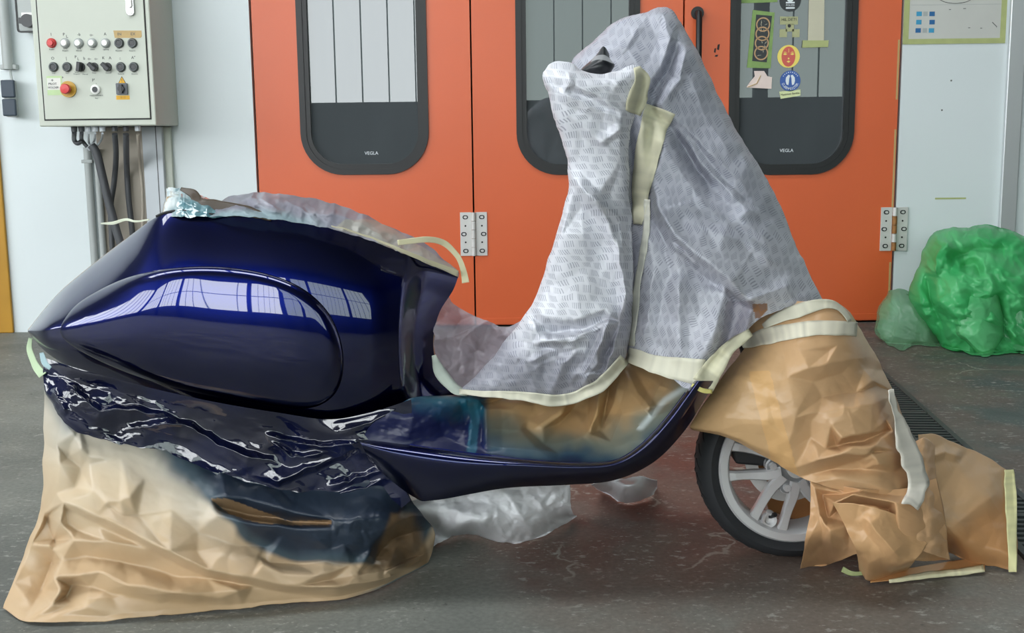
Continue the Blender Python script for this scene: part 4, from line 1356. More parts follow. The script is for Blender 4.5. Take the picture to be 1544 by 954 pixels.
# caliper and fork seen through the spokes
p = at(1131, 688, SY - .0)
MB().prism([(p.x - .05, p.z + .03), (p.x + .0, p.z + .045), (p.x + .06, p.z + .01), (p.x + .05, p.z - .02), (p.x - .035, p.z - .012)], SY - .02, SY + .05).build('brake_caliper', M['caliper'], sc_o, bevel=.006)
MB().tube([wc + Vector((0, .07, 0)), wc + Vector((-.06, .075, .2)), wc + Vector((-.12, .05, .42)), wc + Vector((-.2, .04, .7))], [.03, .032, .035, .035], 14).build('front_fork', M['caliper'], sc_o, smooth=True)
# handlebar inside its cover, black blob standing in for the opening's dark inside
hb = at(905, 95, SY - .2)
MB().tube([(hb.x + .05, SY + .3, hb.z - .02), (hb.x + .05, SY, hb.z - .01), (hb.x + .03, SY - .02, hb.z)], .03, 14).build('handlebar', M['caliper'], sc_o, smooth=True)
rows = [([(902, 80), (906, 73), (910, 70), (914, 73), (918, 80)], -.2, .01), ([(890, 92), (898, 90), (906, 88), (914, 88), (921, 92)], -.21, .03), ([(876, 105), (890, 101), (902, 99), (914, 98), (927, 98)], -.215, .035), ([(878, 113), (890, 113), (902, 114), (912, 114), (920, 111)], -.215, .03)]
s = Sheet(rows, 24, 16)
s.build('opening_dark', M['black_plastic'], sc_o, back=1.0)
gl = Sheet([[(896, 85, -.245), (903, 83, -.25), (912, 83, -.25), (920, 88, -.245)], [(890, 94, -.26), (900, 90, -.265), (912, 91, -.265), (925, 96, -.26)]], 16, 8)
gl.build('grip_film', M['plain_film'], sc_o, col=np.ones((8, 16, 4)) * np.array([.55, .56, .58, .6]))

# ------------------------------------------------------------------ masking sheets
KR = np.array(lin(188, 152, 110)[:3]); KR_L = np.array(lin(198, 182, 156)[:3]); NAVY = np.array([.004, .007, .045]); TEAL = np.array(lin(22, 84, 104)[:3])
WHT = np.array(lin(205, 206, 214)[:3]); LIL = np.array(lin(160, 158, 168)[:3]); CREAM = np.array(lin(228, 224, 204)[:3])
TAPE = np.array([*CREAM, 1.0])


def tcol(sh, c=CREAM):
    return np.ones(sh + (4,)) * np.array([*c, 1.0])


# --- rear skirt: brown paper hanging from the body to the floor, misted with blue overspray
rows = [
    [(66, 560, -.15), (110, 570, -.17), (170, 585, -.17), (250, 600, -.17), (330, 615, -.17), (420, 632, -.17), (500, 645, -.17), (560, 655, -.16), (608, 690, -.15)],
    [(66, 620, -.15), (110, 640, -.185), (180, 650, -.19), (250, 665, -.185), (330, 690, -.175), (420, 715, -.17), (500, 735, -.17), (560, 745, -.175), (618, 745, -.14)],
    [(65, 700, -.17), (110, 715, -.225), (180, 735, -.25), (250, 745, -.255), (330, 760, -.255), (420, 775, -.255), (500, 785, -.25), (570, 785, -.22), (640, 778, -.12)],
    [(60, 770, -.18), (95, 785, -.24), (160, 805, -.275), (250, 812, -.28), (330, 820, -.275), (420, 828, -.26), (500, 832, -.25), (575, 832, -.2), (656, 800, -.08)],
    [(30, 850, -.19), (70, 862, -.25), (150, 872, -.29), (250, 868, -.29), (340, 868, -.28), (430, 868, -.26), (510, 865, -.23), (585, 862, -.17), (654, 828, -.04)],
    [(4, 917, None), (45, 937, None), (130, 937, None), (220, 930, None), (330, 919, None), (430, 911, None), (520, 902, None), (590, 880, None), (645, 850, None)]]
sk = Sheet(rows, 330, 200)
px, py = sk.X0, sk.Y0
free = np.clip(sk.V * 6, 0, 1) * np.clip((1 - sk.V) * 9, 0.25, 1)
d = crumple(px, py, 110, .012, 1, ang=18, aniso=2.4) + crumple(px, py, 46, .004, 2, ang=24, aniso=1.8) * patchy(px, py, 90, 3)
d = d + crumple(px, py, 30, .009, 4) * sst(440, 570, px) * sst(740, 790, py)
SKF = [
    [(67, 775, .0), (50, 820, .015), (20, 880, .012)], [(70, 782, -.04), (80, 815, -.075), (80, 850, -.08), (62, 890, -.07), (48, 915, -.04)],
    [(97, 756, .03), (92, 790, .012), (74, 822, .035), (92, 846, .02), (112, 867, .045), (80, 872, .05), (90, 892, .05), (76, 912, .03)],
    [(97, 756, .03), (148, 777, .035), (200, 803, .045), (256, 831, .06), (314, 858, .06), (380, 872, .055), (431, 883, .05), (530, 894, .035)],
    [(100, 767, -.005), (146, 787, .0), (198, 815, .0), (252, 843, .008), (312, 870, .01), (380, 884, .012), (430, 894, .014)],
    [(74, 822, .035), (110, 814, .02), (160, 816, .01), (225, 826, .02)], [(105, 790, -.02), (117, 800, -.025), (104, 803, .005)],
    [(125, 838, -.012), (190, 848, -.02), (260, 868, -.012)],
    [(112, 867, .045), (150, 860, .04), (193, 880, .045), (260, 893, .04), (330, 900, .04), (356, 890, .05), (364, 918, .03)],
    [(108, 882, -.02), (100, 900, -.03), (108, 912, .0)], [(135, 884, .0), (132, 915, .03)], [(160, 890, .005), (230, 908, .006), (300, 912, .012)],
    [(119, 640, .008), (112, 660, .018), (121, 676, .034), (135, 690, .012)], [(101, 690, -.018), (121, 705, -.024), (114, 735, -.014)], [(85, 670, .02), (92, 700, .025), (84, 745, .01)],
    [(75, 600, .0), (95, 632, .03), (112, 655, .025)], [(168, 764, .005), (182, 755, .016), (197, 750, .026), (203, 770, .004), (209, 777, -.004), (185, 778, .012)],
    [(135, 700, .0), (138, 740, .008), (160, 760, .012)], [(180, 690, .006), (240, 705, .006), (300, 745, .008)], [(220, 720, .004), (260, 770, .004), (300, 800, .006)],
    [(319, 752, .02), (340, 749, .05), (372, 752, .045), (430, 768, .045), (498, 782, .035)], [(330, 765, -.02), (370, 775, -.035), (440, 784, -.03), (496, 787, -.01)], [(330, 775, .04), (360, 784, .05), (404, 792, .05), (460, 796, .04), (500, 795, .03)],
    [(287, 728, .004), (330, 700, .014), (380, 720, .0)], [(300, 830, .012), (350, 820, .008), (390, 835, .015)],
    [(392, 840, .01), (396, 852, .045), (430, 866, .05), (478, 866, .055), (526, 852, .03)], [(405, 850, .01), (450, 850, .0), (490, 845, .02)], [(400, 825, .0), (425, 808, .03), (450, 830, .01)], [(500, 830, .03), (520, 820, .045), (535, 840, .02)],
    [(449, 883, .05), (500, 872, .02), (539, 867, .04), (583, 862, .03)], [(470, 892, .03), (520, 884, .05), (575, 876, .03)],
    [(543, 858, .04), (560, 825, .045), (578, 800, .05), (597, 786, .05), (625, 778, .02)], [(560, 850, -.02), (590, 812, -.05), (625, 800, -.045), (640, 800, -.02)], [(580, 862, .02), (610, 850, .01), (640, 835, .0)], [(600, 820, -.02), (610, 845, -.025)]]
RIM = [(0, 540), (330, 600), (620, 640), (680, 780), (670, 860), (600, 890), (520, 908), (350, 925), (200, 940), (30, 945), (-5, 920), (55, 770), (55, 640)]
d = d + .8 * folds(px, py, SKF, RIM, 4)
sk.push(d * free).jitter(40, 2.0, 7, np.clip(sk.V * 4, 0, 1)).keep_above_floor()
# pigment: raw paper, pale bluish mist, navy where the gun passed
n1 = vnoise(px / 60, py / 60, 2) * 14 + vnoise(px / 22, py / 22, 5) * 6
edge_line = [(60, 585), (103, 645), (166, 654), (229, 676), (287, 728), (323, 762), (359, 803), (395, 825), (449, 840), (525, 845), (600, 852), (660, 800)]
sd = -polydist(px, py, edge_line) + n1 * .6       # positive = up-right of the line = navy
paint = sst(-14, 26, sd)
mist = sst(-75, 0, sd) * (1 - .75 * sst(270, 390, px))
sd = sd * (1 + 1.8 * sst(290, 350, px))
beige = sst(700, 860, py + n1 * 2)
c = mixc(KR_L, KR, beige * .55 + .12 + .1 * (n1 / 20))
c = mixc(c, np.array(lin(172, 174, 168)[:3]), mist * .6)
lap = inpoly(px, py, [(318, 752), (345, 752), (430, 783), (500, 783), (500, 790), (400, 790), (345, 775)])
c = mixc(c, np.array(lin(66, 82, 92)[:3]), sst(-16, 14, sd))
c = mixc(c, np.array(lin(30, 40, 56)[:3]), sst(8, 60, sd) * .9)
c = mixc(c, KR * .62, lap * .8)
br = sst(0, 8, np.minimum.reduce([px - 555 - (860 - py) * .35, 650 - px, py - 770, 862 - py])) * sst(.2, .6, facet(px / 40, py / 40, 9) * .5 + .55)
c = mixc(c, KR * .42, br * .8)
c = mixc(c, TEAL * 1.3, sst(.965, .995, sk.V) * sst(520, 600, px) * .8)
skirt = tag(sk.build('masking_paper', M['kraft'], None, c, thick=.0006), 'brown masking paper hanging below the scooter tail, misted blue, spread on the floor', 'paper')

# glossy painted film between body and paper
rows = [
    [(70, 540, -.16), (110, 553, -.19), (170, 570, -.2), (250, 590, -.2), (330, 607, -.205), (420, 622, -.205), (500, 632, -.2), (570, 618, -.2), (620, 602, -.2)],
    [(66, 552, -.165), (108, 575, -.195), (172, 592, -.2), (250, 612, -.2), (332, 632, -.2), (420, 650, -.2), (500, 660, -.2), (565, 650, -.2), (622, 640, -.2)],
    [(64, 565, -.17), (105, 600, -.208), (172, 625, -.206), (252, 645, -.2), (335, 668, -.196), (422, 690, -.194), (500, 700, -.195), (565, 690, -.196), (615, 690, -.198)],
    [(64, 580, -.175), (102, 630, -.215), (172, 655, -.21), (254, 670, -.204), (338, 705, -.2), (425, 735, -.196), (505, 750, -.196), (570, 735, -.196), (612, 730, -.198)],
    [(66, 588, -.17), (100, 640, -.208), (172, 668, -.21), (254, 682, -.206), (340, 722, -.208), (428, 770, -.214), (515, 800, -.224), (575, 790, -.208), (618, 752, -.19)]]
fm = Sheet(rows, 320, 150)
px, py = fm.X0, fm.Y0
free = np.clip(fm.V * 5, 0, 1)
d = crumple(px, py, 85, .022, 21, ang=16, aniso=2.4) + (crumple(px, py, 26, .0055, 22, ang=10, aniso=2.2) + crumple(px, py, 9, .0016, 23, ang=20, aniso=1.5)) * (patchy(px, py, 60, 24) - .2)
for ln, a, w1, w2 in (
        ([(100, 550), (160, 562), (220, 582)], .014, 8, 20), ([(90, 570), (150, 618), (205, 618), (275, 634)], .022, 8, 26), ([(175, 650), (230, 640), (275, 638), (330, 670), (380, 690), (430, 700)], .024, 10, 30),
        ([(80, 585), (90, 605), (100, 625)], .016, 10, 10), ([(395, 655), (420, 660), (480, 672), (545, 668)], .026, 8, 20), ([(400, 660), (440, 690), (500, 680)], .02, 10, 14),
        ([(380, 715), (420, 725), (480, 700), (545, 672)], .024, 24, 8), ([(500, 640), (540, 632), (590, 618)], .018, 8, 10), ([(510, 650), (560, 636), (600, 615)], .016, 8, 10),
        ([(490, 735), (540, 720), (590, 705)], .018, 8, 12), ([(500, 745), (550, 735), (590, 715)], .016, 8, 10), ([(455, 765), (500, 770), (550, 755)], .016, 8, 12)):
    d = d + crease(px, py, ln, a, w1, w2)
fm.push(d * free * .6).jitter(22, 2.6, 27, np.clip(fm.V * 3, 0, 1))
c = np.ones(px.shape + (3,)) * (NAVY * .35 + .0008)
c = mixc(c, NAVY * .8 + np.array([.001, .002, .008]), sst(.2, .8, vnoise(px / 40, py / 40, 8) * .5 + .5) * .6)
film_o = fm.build('painted_film', M['navyfilm'], skirt, c)
film_o['label'] = 'glossy film painted navy blue'
# tape ends at the tail
ribbon('tape_tail', [(46, 510, -.03), (44, 528, -.05), (52, 548, -.09), (64, 566, -.17)], [6, 9, 11, 12], M['tape'], [], skirt, nu=20, col=tcol((20, 7), lin(176, 196, 160)[:3]))
ribbon('clear_scrap', [(62, 532, -.16), (68, 548, -.19), (76, 556, -.2)], [6, 9, 7], M['tape'], [], skirt, nu=16, col=tcol((16, 7), lin(150, 175, 180)[:3]))

# --- saddle cover
rows = [
    ([(330, 305), (350, 294), (390, 290), (440, 294), (490, 303), (540, 319), (590, 343), (640, 366), (690, 408)], .0, .0),
    ([(320, 313), (350, 303), (390, 300), (440, 304), (490, 314), (540, 330), (590, 353), (640, 376), (691, 410)], .0, .085),
    ([(300, 322), (350, 315), (390, 314), (440, 320), (490, 330), (540, 345), (590, 365), (640, 385), (692, 413)], -.0, .13),
    ([(300, 328), (350, 326), (390, 328), (440, 334), (490, 343), (540, 357), (590, 374), (640, 395), (692, 418)], -.0, .165)]
st = Sheet(rows, 240, 60, cosu=False, p=8)
st.Y = np.where(True, st.Y, st.Y)
px, py = st.X0, st.Y0
d = crumple(px, py, 46, .014, 31, ang=18, aniso=1.7) + crumple(px, py, 16, .005, 32)
for ln, a, w1, w2 in (([(345, 318), (370, 296), (395, 300), (428, 322)], .02, 8, 16), ([(380, 300), (405, 318), (425, 322)], .016, 8, 8), ([(430, 318), (520, 326), (560, 345), (600, 372)], .012, 14, 14)):
    d = d + crease(px, py, ln, a, w1, w2)
d = d + ridges(px, py, 34, .006, 36, 25, 2.2)
st.push(d * np.clip(st.V * 5, 0, 1)).jitter(16, 1.6, 33)
n1 = vnoise(px / 18, py / 18, 6)
c = np.ones(px.shape + (4,)) * np.array([*lin(146, 145, 158)[:3], .88])
c[..., :3] = mixc(c[..., :3], np.array(lin(190, 190, 202)[:3]), sst(.0, .6, n1) * .6)
tl = sst(.55, .95, st.V + n1 * .1) * sst(520, 430, px)
c[..., :3] = mixc(c[..., :3], np.array(lin(150, 178, 184)[:3]), tl * .8)
cr_ = inpoly(px, py, [(520, 330), (570, 332), (600, 350), (690, 405), (692, 418), (600, 385), (560, 360), (505, 345)])
c[..., :3] = mixc(c[..., :3], np.array(lin(196, 190, 166)[:3]), cr_ * .55)
seat = tag(st.build('saddle_cover', M['plain_film'], None, c, back=1.0), 'crumpled translucent grey film over the scooter saddle, edged with cream tape', 'plastic sheet')
# silvery teal scrunched end and the dark brown strip
rows = [
    ([(249, 283), (262, 282), (280, 284), (300, 292), (322, 304), (345, 316)], -.03, .02),
    ([(249, 298), (264, 294), (284, 296), (304, 302), (330, 312), (380, 322)], -.03, .07),
    ([(246, 314), (264, 311), (284, 312), (306, 315), (340, 320), (410, 327)], -.04, .09),
    ([(243, 327), (264, 327), (286, 327), (308, 327), (345, 328), (430, 332)], -.05, .1)]
tf = Sheet(rows, 110, 46, p=3)
px, py = tf.X0, tf.Y0
tf.push((crumple(px, py, 22, .016, 41) + crumple(px, py, 9, .006, 42)) * (1 - tf.V)).jitter(12, 1.8, 43)
n1 = vnoise(px / 9, py / 9, 7)
c = mixc(np.array(lin(104, 140, 148)[:3]), np.array(lin(205, 212, 212)[:3]), sst(275, 250, px + n1 * 8))
c = mixc(c, np.array(lin(60, 105, 118)[:3]), sst(.2, .8, n1) * .6 + .4 * sst(310, 360, px))
tf.build('teal_foil', M['navyfilm'], seat, c, back=1.0)['label'] = 'silvery teal scrunched film end'
ribbon('brown_strip', [(272, 284, -.09), (290, 292, -.105), (303, 306, -.115), (330, 310, -.125), (370, 318, -.14), (410, 330, -.15)], [5, 13, 17, 17, 17, 7], M['kraft'], [], seat, nu=60,
       col=np.ones((60, 7, 4)) * np.array([*lin(62, 50, 36)[:3], 1.0]))
# cream tape: along the edge and the loose end
ribbon('tape', [(500, 340, -.165), (560, 358, -.17), (620, 384, -.17), (690, 412, -.13)], [2, 3, 6, 9], M['tape'], [], seat, nu=70, col=tcol((70, 7), lin(176, 170, 142)[:3]))
ribbon('tape_end', [(600, 366, -.17), (640, 361, -.15), (668, 366, -.12), (688, 384, -.11), (698, 404, -.11), (702, 426, -.11)], [8, 9, 9, 8, 9, 11], M['tape'], [], seat, nu=50, wob=.6, col=tcol((50, 7), lin(206, 200, 164)[:3]))
ribbon('tape', [(225, 331, -.02), (205, 334, .01), (190, 331, .03), (172, 336, .05), (152, 337, .06)], [2.5, 3, 4, 5, 2], M['tape'], [], seat, nu=40, wob=.3, col=tcol((40, 7), lin(205, 210, 190)[:3]))

# --- floorboard paper
rows = [
    [(668, 596, -.12), (700, 594, -.09), (740, 588, .0), (790, 585, .02), (840, 592, .02), (890, 575, .02), (935, 545, .02), (985, 550, -.02), (1020, 566, -.1), (1048, 584, -.2)],
    [(620, 600, -.17), (690, 606, -.14), (735, 612, -.05), (790, 612, -.02), (840, 612, -.02), (890, 606, -.02), (932, 590, -.03), (975, 590, -.08), (1010, 598, -.14), (1036, 600, -.205)],
    [(590, 620, -.2), (660, 634, -.17), (720, 640, -.1), (780, 642, -.08), (840, 642, -.07), (890, 640, -.07), (930, 630, -.08), (962, 625, -.12), (995, 625, -.17), (1012, 628, -.207)],
    [(560, 640, -.205), (640, 656, -.19), (710, 662, -.16), (775, 668, -.15), (835, 672, -.14), (885, 672, -.14), (925, 664, -.14), (955, 655, -.16), (975, 655, -.19), (988, 658, -.208)],
    [(545, 664, -.21), (620, 674, -.21), (700, 684, -.208), (775, 692, -.207), (835, 697, -.206), (885, 700, -.206), (925, 696, -.206), (945, 686, -.207), (958, 680, -.208), (966, 676, -.209)]]
fp = Sheet(rows, 260, 90)
px, py = fp.X0, fp.Y0
d = crumple(px, py, 55, .016, 51, ang=-35, aniso=1.8) + crumple(px, py, 20, .003, 52, ang=-30, aniso=1.6) * patchy(px, py, 40, 50) + crumple(px, py, 8, .002, 53) * sst(740, 700, px)
for ln, a, w1, w2 in (([(735, 600), (800, 612), (850, 600)], .012, 12, 16), ([(800, 650), (850, 615), (885, 590)], .018, 14, 12), ([(880, 660), (905, 620), (920, 580)], .022, 14, 10), ([(905, 650), (925, 610), (935, 570)], .018, 10, 10),
                      ([(945, 560), (960, 590), (985, 620)], .018, 16, 10), ([(1000, 570), (985, 600), (975, 625)], .014, 12, 12), ([(731, 600), (733, 640), (732, 685)], .024, 24, 6), ([(700, 595), (712, 640), (705, 680)], .014, 10, 10)):
    d = d + crease(px, py, ln, a * 1.7, w1, w2, power=1.1)
PF = [[(724 + a / 2.434, 452 + b / 2.434, h) for a, b, h in l] for l in [
    [(330, 340, .02), (300, 420, .03), (230, 470, .02)], [(358, 330, -.02), (340, 400, -.025), (290, 452, -.01)], [(440, 310, .03), (430, 400, .035), (400, 490, .02)], [(405, 330, -.01), (395, 420, -.02)], [(472, 320, -.02), (455, 420, -.025), (442, 480, -.01)],
    [(530, 235, .01), (545, 330, .03), (600, 400, .035), (630, 430, .02)], [(565, 250, .0), (610, 330, -.012), (650, 390, .0)], [(20, 380, .0), (120, 400, .022), (180, 440, .01)], [(150, 478, .02), (210, 545, .02)], [(170, 470, .0), (235, 530, .0)],
    [(500, 330, .022), (520, 420, .022), (480, 520, .01)], [(250, 350, .0), (200, 395, .0), (160, 450, .015)], [(695, 330, .01), (640, 400, .0)], [(0, 370, .03), (15, 400, .03), (0, 470, .03)], [(320, 520, .014), (280, 560, .006)], [(-60, 400, .0), (-90, 480, .012), (-60, 540, .0)], [(-150, 420, .012), (-130, 500, .0)]]]
d = d * .4 + folds(px, py, PF, [(540, 640), (680, 585), (830, 580), (935, 530), (1060, 560), (1060, 600), (970, 700), (850, 710), (560, 680)], 2)
fp.push(d * np.clip(fp.V * 6, .3, 1) * np.clip((1 - fp.V) * 6, 0, 1))
n1 = vnoise(px / 40, py / 40, 12) * 14 + vnoise(px / 15, py / 15, 13) * 6
c = np.ones(px.shape + (3,)) * np.array(lin(176, 142, 98)[:3])
lowline = [(725, 636), (790, 644), (850, 650), (900, 656), (940, 652), (975, 626), (1005, 598), (1040, 566)]
sd = polydist(px, py, lowline) + n1
c = mixc(c, np.array(lin(112, 116, 104)[:3]), sst(-30, 16, sd))
c = mixc(c, np.array(lin(48, 74, 92)[:3]), sst(8, 40, sd))
c = mixc(c, np.array(lin(20, 34, 66)[:3]), sst(32, 52, sd))
c = mixc(c, np.array(lin(200, 210, 210)[:3]), sst(8, 0, np.abs(polydist(px, py, [(965, 640), (1000, 600), (1035, 578)]) - 4)) * .65)
lf = sst(742, 728, px + n1 * .2)
lc = mixc(TEAL * .9, NAVY * 1.2, sst(0, 40, (py - 606) + (690 - px) * .32 + n1))
lc = mixc(lc, np.array(lin(60, 120, 140)[:3]), sst(2, 0, np.abs(px - 712 - n1 * .4) - 6) * .5)
c = mixc(c, lc, lf)
fboard = tag(fp.build('floorboard_paper', M['kraft'], None, c), 'brown paper masking the scooter floorboard, sprayed dark blue along its lower edge', 'paper')

# --- thin film in the gap between saddle and leg shield
rows = [
    [(664, 425, .02), (690, 462, .04), (735, 486, .06), (768, 492, .06), (800, 470, .04), (830, 450, .0)],
    [(656, 490, -.02), (690, 505, .02), (735, 520, .03), (780, 525, .02), (815, 515, .0), (850, 505, -.04)],
    [(660, 545, -.06), (690, 560, -.04), (735, 566, -.02), (785, 568, -.02), (830, 562, -.03), (870, 555, -.06)],
    [(692, 594, -.1), (720, 592, -.07), (760, 592, -.04), (800, 594, -.03), (840, 602, -.03), (880, 594, -.06)]]
gp = Sheet(rows, 120, 90)
px, py = gp.X0, gp.Y0
gp.push(ridges(px, py, 40, .009, 66, -30, 2) + crumple(px, py, 45, .026, 61) + crumple(px, py, 18, .009, 62)).jitter(22, 3.0, 63, np.clip((1 - gp.V) * 4, 0, 1))
c = np.ones(px.shape + (4,)) * np.array([*lin(158, 150, 160)[:3], .78])
c[..., :3] = mixc(c[..., :3], np.array(lin(196, 194, 204)[:3]), sst(-.2, .6, vnoise(px / 25, py / 25, 4)) * .6)
cover = empty('front_cover', tuple(at(980, 560, SY)), 'white patterned masking film draped over the handlebar and leg shield', 'plastic sheet')
gp.build('thin_film', M['plain_film'], cover, c)['label'] = 'thin lilac-grey film between saddle and leg shield'

# --- main drape over headset and leg shield
B = [
    ([(984, 14), (990, 12), (996, 11), (1003, 10), (1008, 11), (1012, 13), (1016, 16)], .05, .03),
    ([(930, 32), (950, 27), (970, 24), (990, 23), (1005, 23), (1018, 26), (1028, 35)], .05, .10),
    ([(895, 62), (920, 58), (950, 55), (980, 53), (1005, 52), (1025, 56), (1045, 65)], .05, .15),
    ([(862, 95), (900, 98), (940, 100), (980, 100), (1010, 100), (1040, 99), (1064, 105)], .05, .18),
    ([(868, 150), (915, 150), (950, 150), (985, 150), (1020, 150), (1055, 151), (1090, 158)], .05, .19),
    ([(890, 220), (925, 222), (960, 225), (1000, 225), (1040, 223), (1082, 219), (1124, 218)], .03, .19),
    ([(910, 300), (945, 300), (975, 300), (1020, 300), (1068, 298), (1122, 293), (1168, 290)], .02, .19),
    ([(925, 380), (955, 380), (985, 380), (1030, 382), (1082, 382), (1142, 378), (1200, 368)], .01, .2),
    ([(938, 450), (965, 457), (990, 464), (1030, 472), (1085, 460), (1150, 445), (1224, 420)], .0, .205),
    ([(945, 532), (970, 545), (1000, 560), (1045, 584), (1092, 540), (1150, 478), (1242, 452)], -.0, .21)]
mb_ = Sheet(B, 250, 330, cosu=True, p=2.3)
px, py = mb_.X0, mb_.Y0
d = crumple(px, py, 90, .024, 71, ang=62, aniso=2.8) + (crumple(px, py, 40, .008, 72, ang=50, aniso=2.2) + crumple(px, py, 17, .0024, 73, ang=60, aniso=1.6)) * patchy(px, py, 70, 70)
for ln, a, w1, w2 in (
        ([(1026, 62), (1018, 90), (1000, 120), (972, 156)], -.03, 10, 14), ([(1030, 70), (1010, 110), (985, 150)], .03, 26, 8),
        ([(1010, 195), (1030, 220), (1050, 255), (1075, 290)], -.028, 10, 16), ([(1016, 190), (1060, 250), (1120, 310), (1170, 345)], .03, 10, 50),
        ([(982, 275), (988, 320), (1010, 362), (1050, 398), (1100, 436), (1142, 456)], .045, 90, 9), ([(1030, 330), (1080, 350), (1130, 370), (1185, 410)], .024, 14, 30),
        ([(1000, 20), (1060, 110), (1110, 210), (1165, 300)], .02, 30, 30), ([(1040, 110), (1060, 170), (1110, 240)], .02, 20, 26), ([(965, 30), (930, 70), (890, 95)], .016, 16, 16),
        ([(985, 400), (980, 460), (970, 520)], .022, 16, 14), ([(1025, 400), (1022, 470), (1030, 550)], .014, 14, 18), ([(1095, 460), (1085, 500), (1060, 545)], .02, 16, 22),
        ([(960, 150), (950, 200), (955, 280), (950, 350), (950, 450)], -.05, 22, 16), ([(1120, 460), (1160, 440), (1200, 425)], .018, 12, 20)):
    d = d + crease(px, py, ln, a * 1.6, w1, w2, power=1.1)
def crop(L, x0=784.0, y0=0.0, k=1.583): return [[(x0 + a / k, y0 + b / k, c) for a, b, c in l] for l in L]


DF = crop([
    [(390, 25, .0), (435, 120, .015), (500, 250, .02), (560, 370, .02), (620, 480, .02), (690, 660, .01)],
    [(378, 100, -.01), (356, 180, -.035), (312, 252, -.03)], [(360, 90, .02), (335, 170, .015), (295, 235, .01)], [(400, 120, .02), (380, 190, .025), (335, 250, .02)],
    [(366, 312, -.01), (400, 370, -.04), (450, 440, -.04), (500, 485, -.01)], [(400, 310, .02), (450, 360, .03), (520, 425, .03), (560, 470, .015)], [(345, 350, .02), (390, 420, .025), (450, 500, .03), (500, 530, .02)],
    [(315, 420, .04), (328, 490, .05), (368, 560, .06), (440, 620, .065), (500, 668, .065), (545, 718, .055), (585, 720, .04)],
    [(303, 430, -.02), (318, 500, -.02), (360, 574, -.02), (432, 634, -.015), (490, 682, -.01), (535, 730, -.005)],
    [(430, 540, .02), (480, 590, .04), (530, 640, .03)], [(520, 530, .02), (580, 560, .045), (630, 600, .03), (665, 650, .01)], [(540, 590, .0), (590, 640, .01), (600, 690, .03)], [(610, 520, .0), (650, 570, -.005)],
    [(372, 590, .02), (380, 680, .025), (372, 800, .01)], [(345, 600, -.015), (340, 700, -.015), (325, 810, -.01)], [(420, 680, .0), (425, 760, .005), (410, 830, .015)], [(320, 640, .01), (360, 655, -.015), (400, 650, .0)],
    [(490, 700, .03), (465, 780, .035), (425, 870, .02)], [(510, 720, -.02), (500, 800, -.02), (470, 850, -.01)], [(555, 740, .02), (530, 810, .03), (490, 850, .02)],
    [(130, 140, .0), (200, 70, .02), (290, 30, .01)], [(300, 40, .02), (255, 110, .025), (230, 150, .01)], [(340, 30, .02), (330, 90, .0), (290, 170, .015)], [(180, 110, -.01), (240, 60, -.005)], [(450, 190, .0), (480, 290, .0), (530, 350, .01)],
    [(300, 560, .0), (290, 700, .0), (262, 830, .0)]])
RB = [(860, 20), (1020, -5), (1060, 60), (1140, 220), (1260, 460), (1140, 500), (1050, 600), (935, 540), (900, 300), (850, 120)]
d = d * .55 + .9 * folds(px, py, DF, RB, 3)
edge = np.clip((1 - np.abs(2 * mb_.U - 1)) * 8, .15, 1)
mb_.push(d * edge).jitter(30, 2.2, 74)
n1 = vnoise(px / 50, py / 50, 15)
c = np.ones(px.shape + (4,)) * np.array([*lin(182, 184, 195)[:3], .985])
c[..., :3] = mixc(c[..., :3], np.array(lin(212, 213, 222)[:3]), sst(300, 420, py + n1 * 30) * .75)
c[..., :3] = mixc(c[..., :3], np.array(lin(150, 152, 160)[:3]), sst(-10, 26, polydist(px, py, [(1000, 10), (1070, 150), (1130, 300), (1240, 450)]) * -1 + 30 - 30 * 0 - 10 * n1 - 24) * 0)
pk = inpoly(px, py, [(1095, 455), (1140, 455), (1130, 500), (1080, 555), (1070, 545), (1090, 500)])
c[..., :3] = mixc(c[..., :3], np.array(lin(165, 160, 172)[:3]), pk * .8)
hole = inpoly(px, py, [(1137, 459), (1156, 458), (1158, 466), (1146, 480), (1138, 482)])
c[..., :3] = mixc(c[..., :3], np.array(lin(150, 105, 66)[:3]), hole * .95)
dr = mb_.build('film_drape', M['film'], cover, c, back=1.0)
uvl = dr.data.uv_layers[0]; uva = np.zeros(len(dr.data.loops) * 2); uvl.data.foreach_get('uv', uva); uva = uva.reshape(-1, 2)
ca_, sa0 = math.cos(math.radians(68)), math.sin(math.radians(68))
uvl.data.foreach_set('uv', np.stack([uva[:, 0] * ca_ - uva[:, 1] * sa0, uva[:, 0] * sa0 + uva[:, 1] * ca_], axis=-1).reshape(-1))

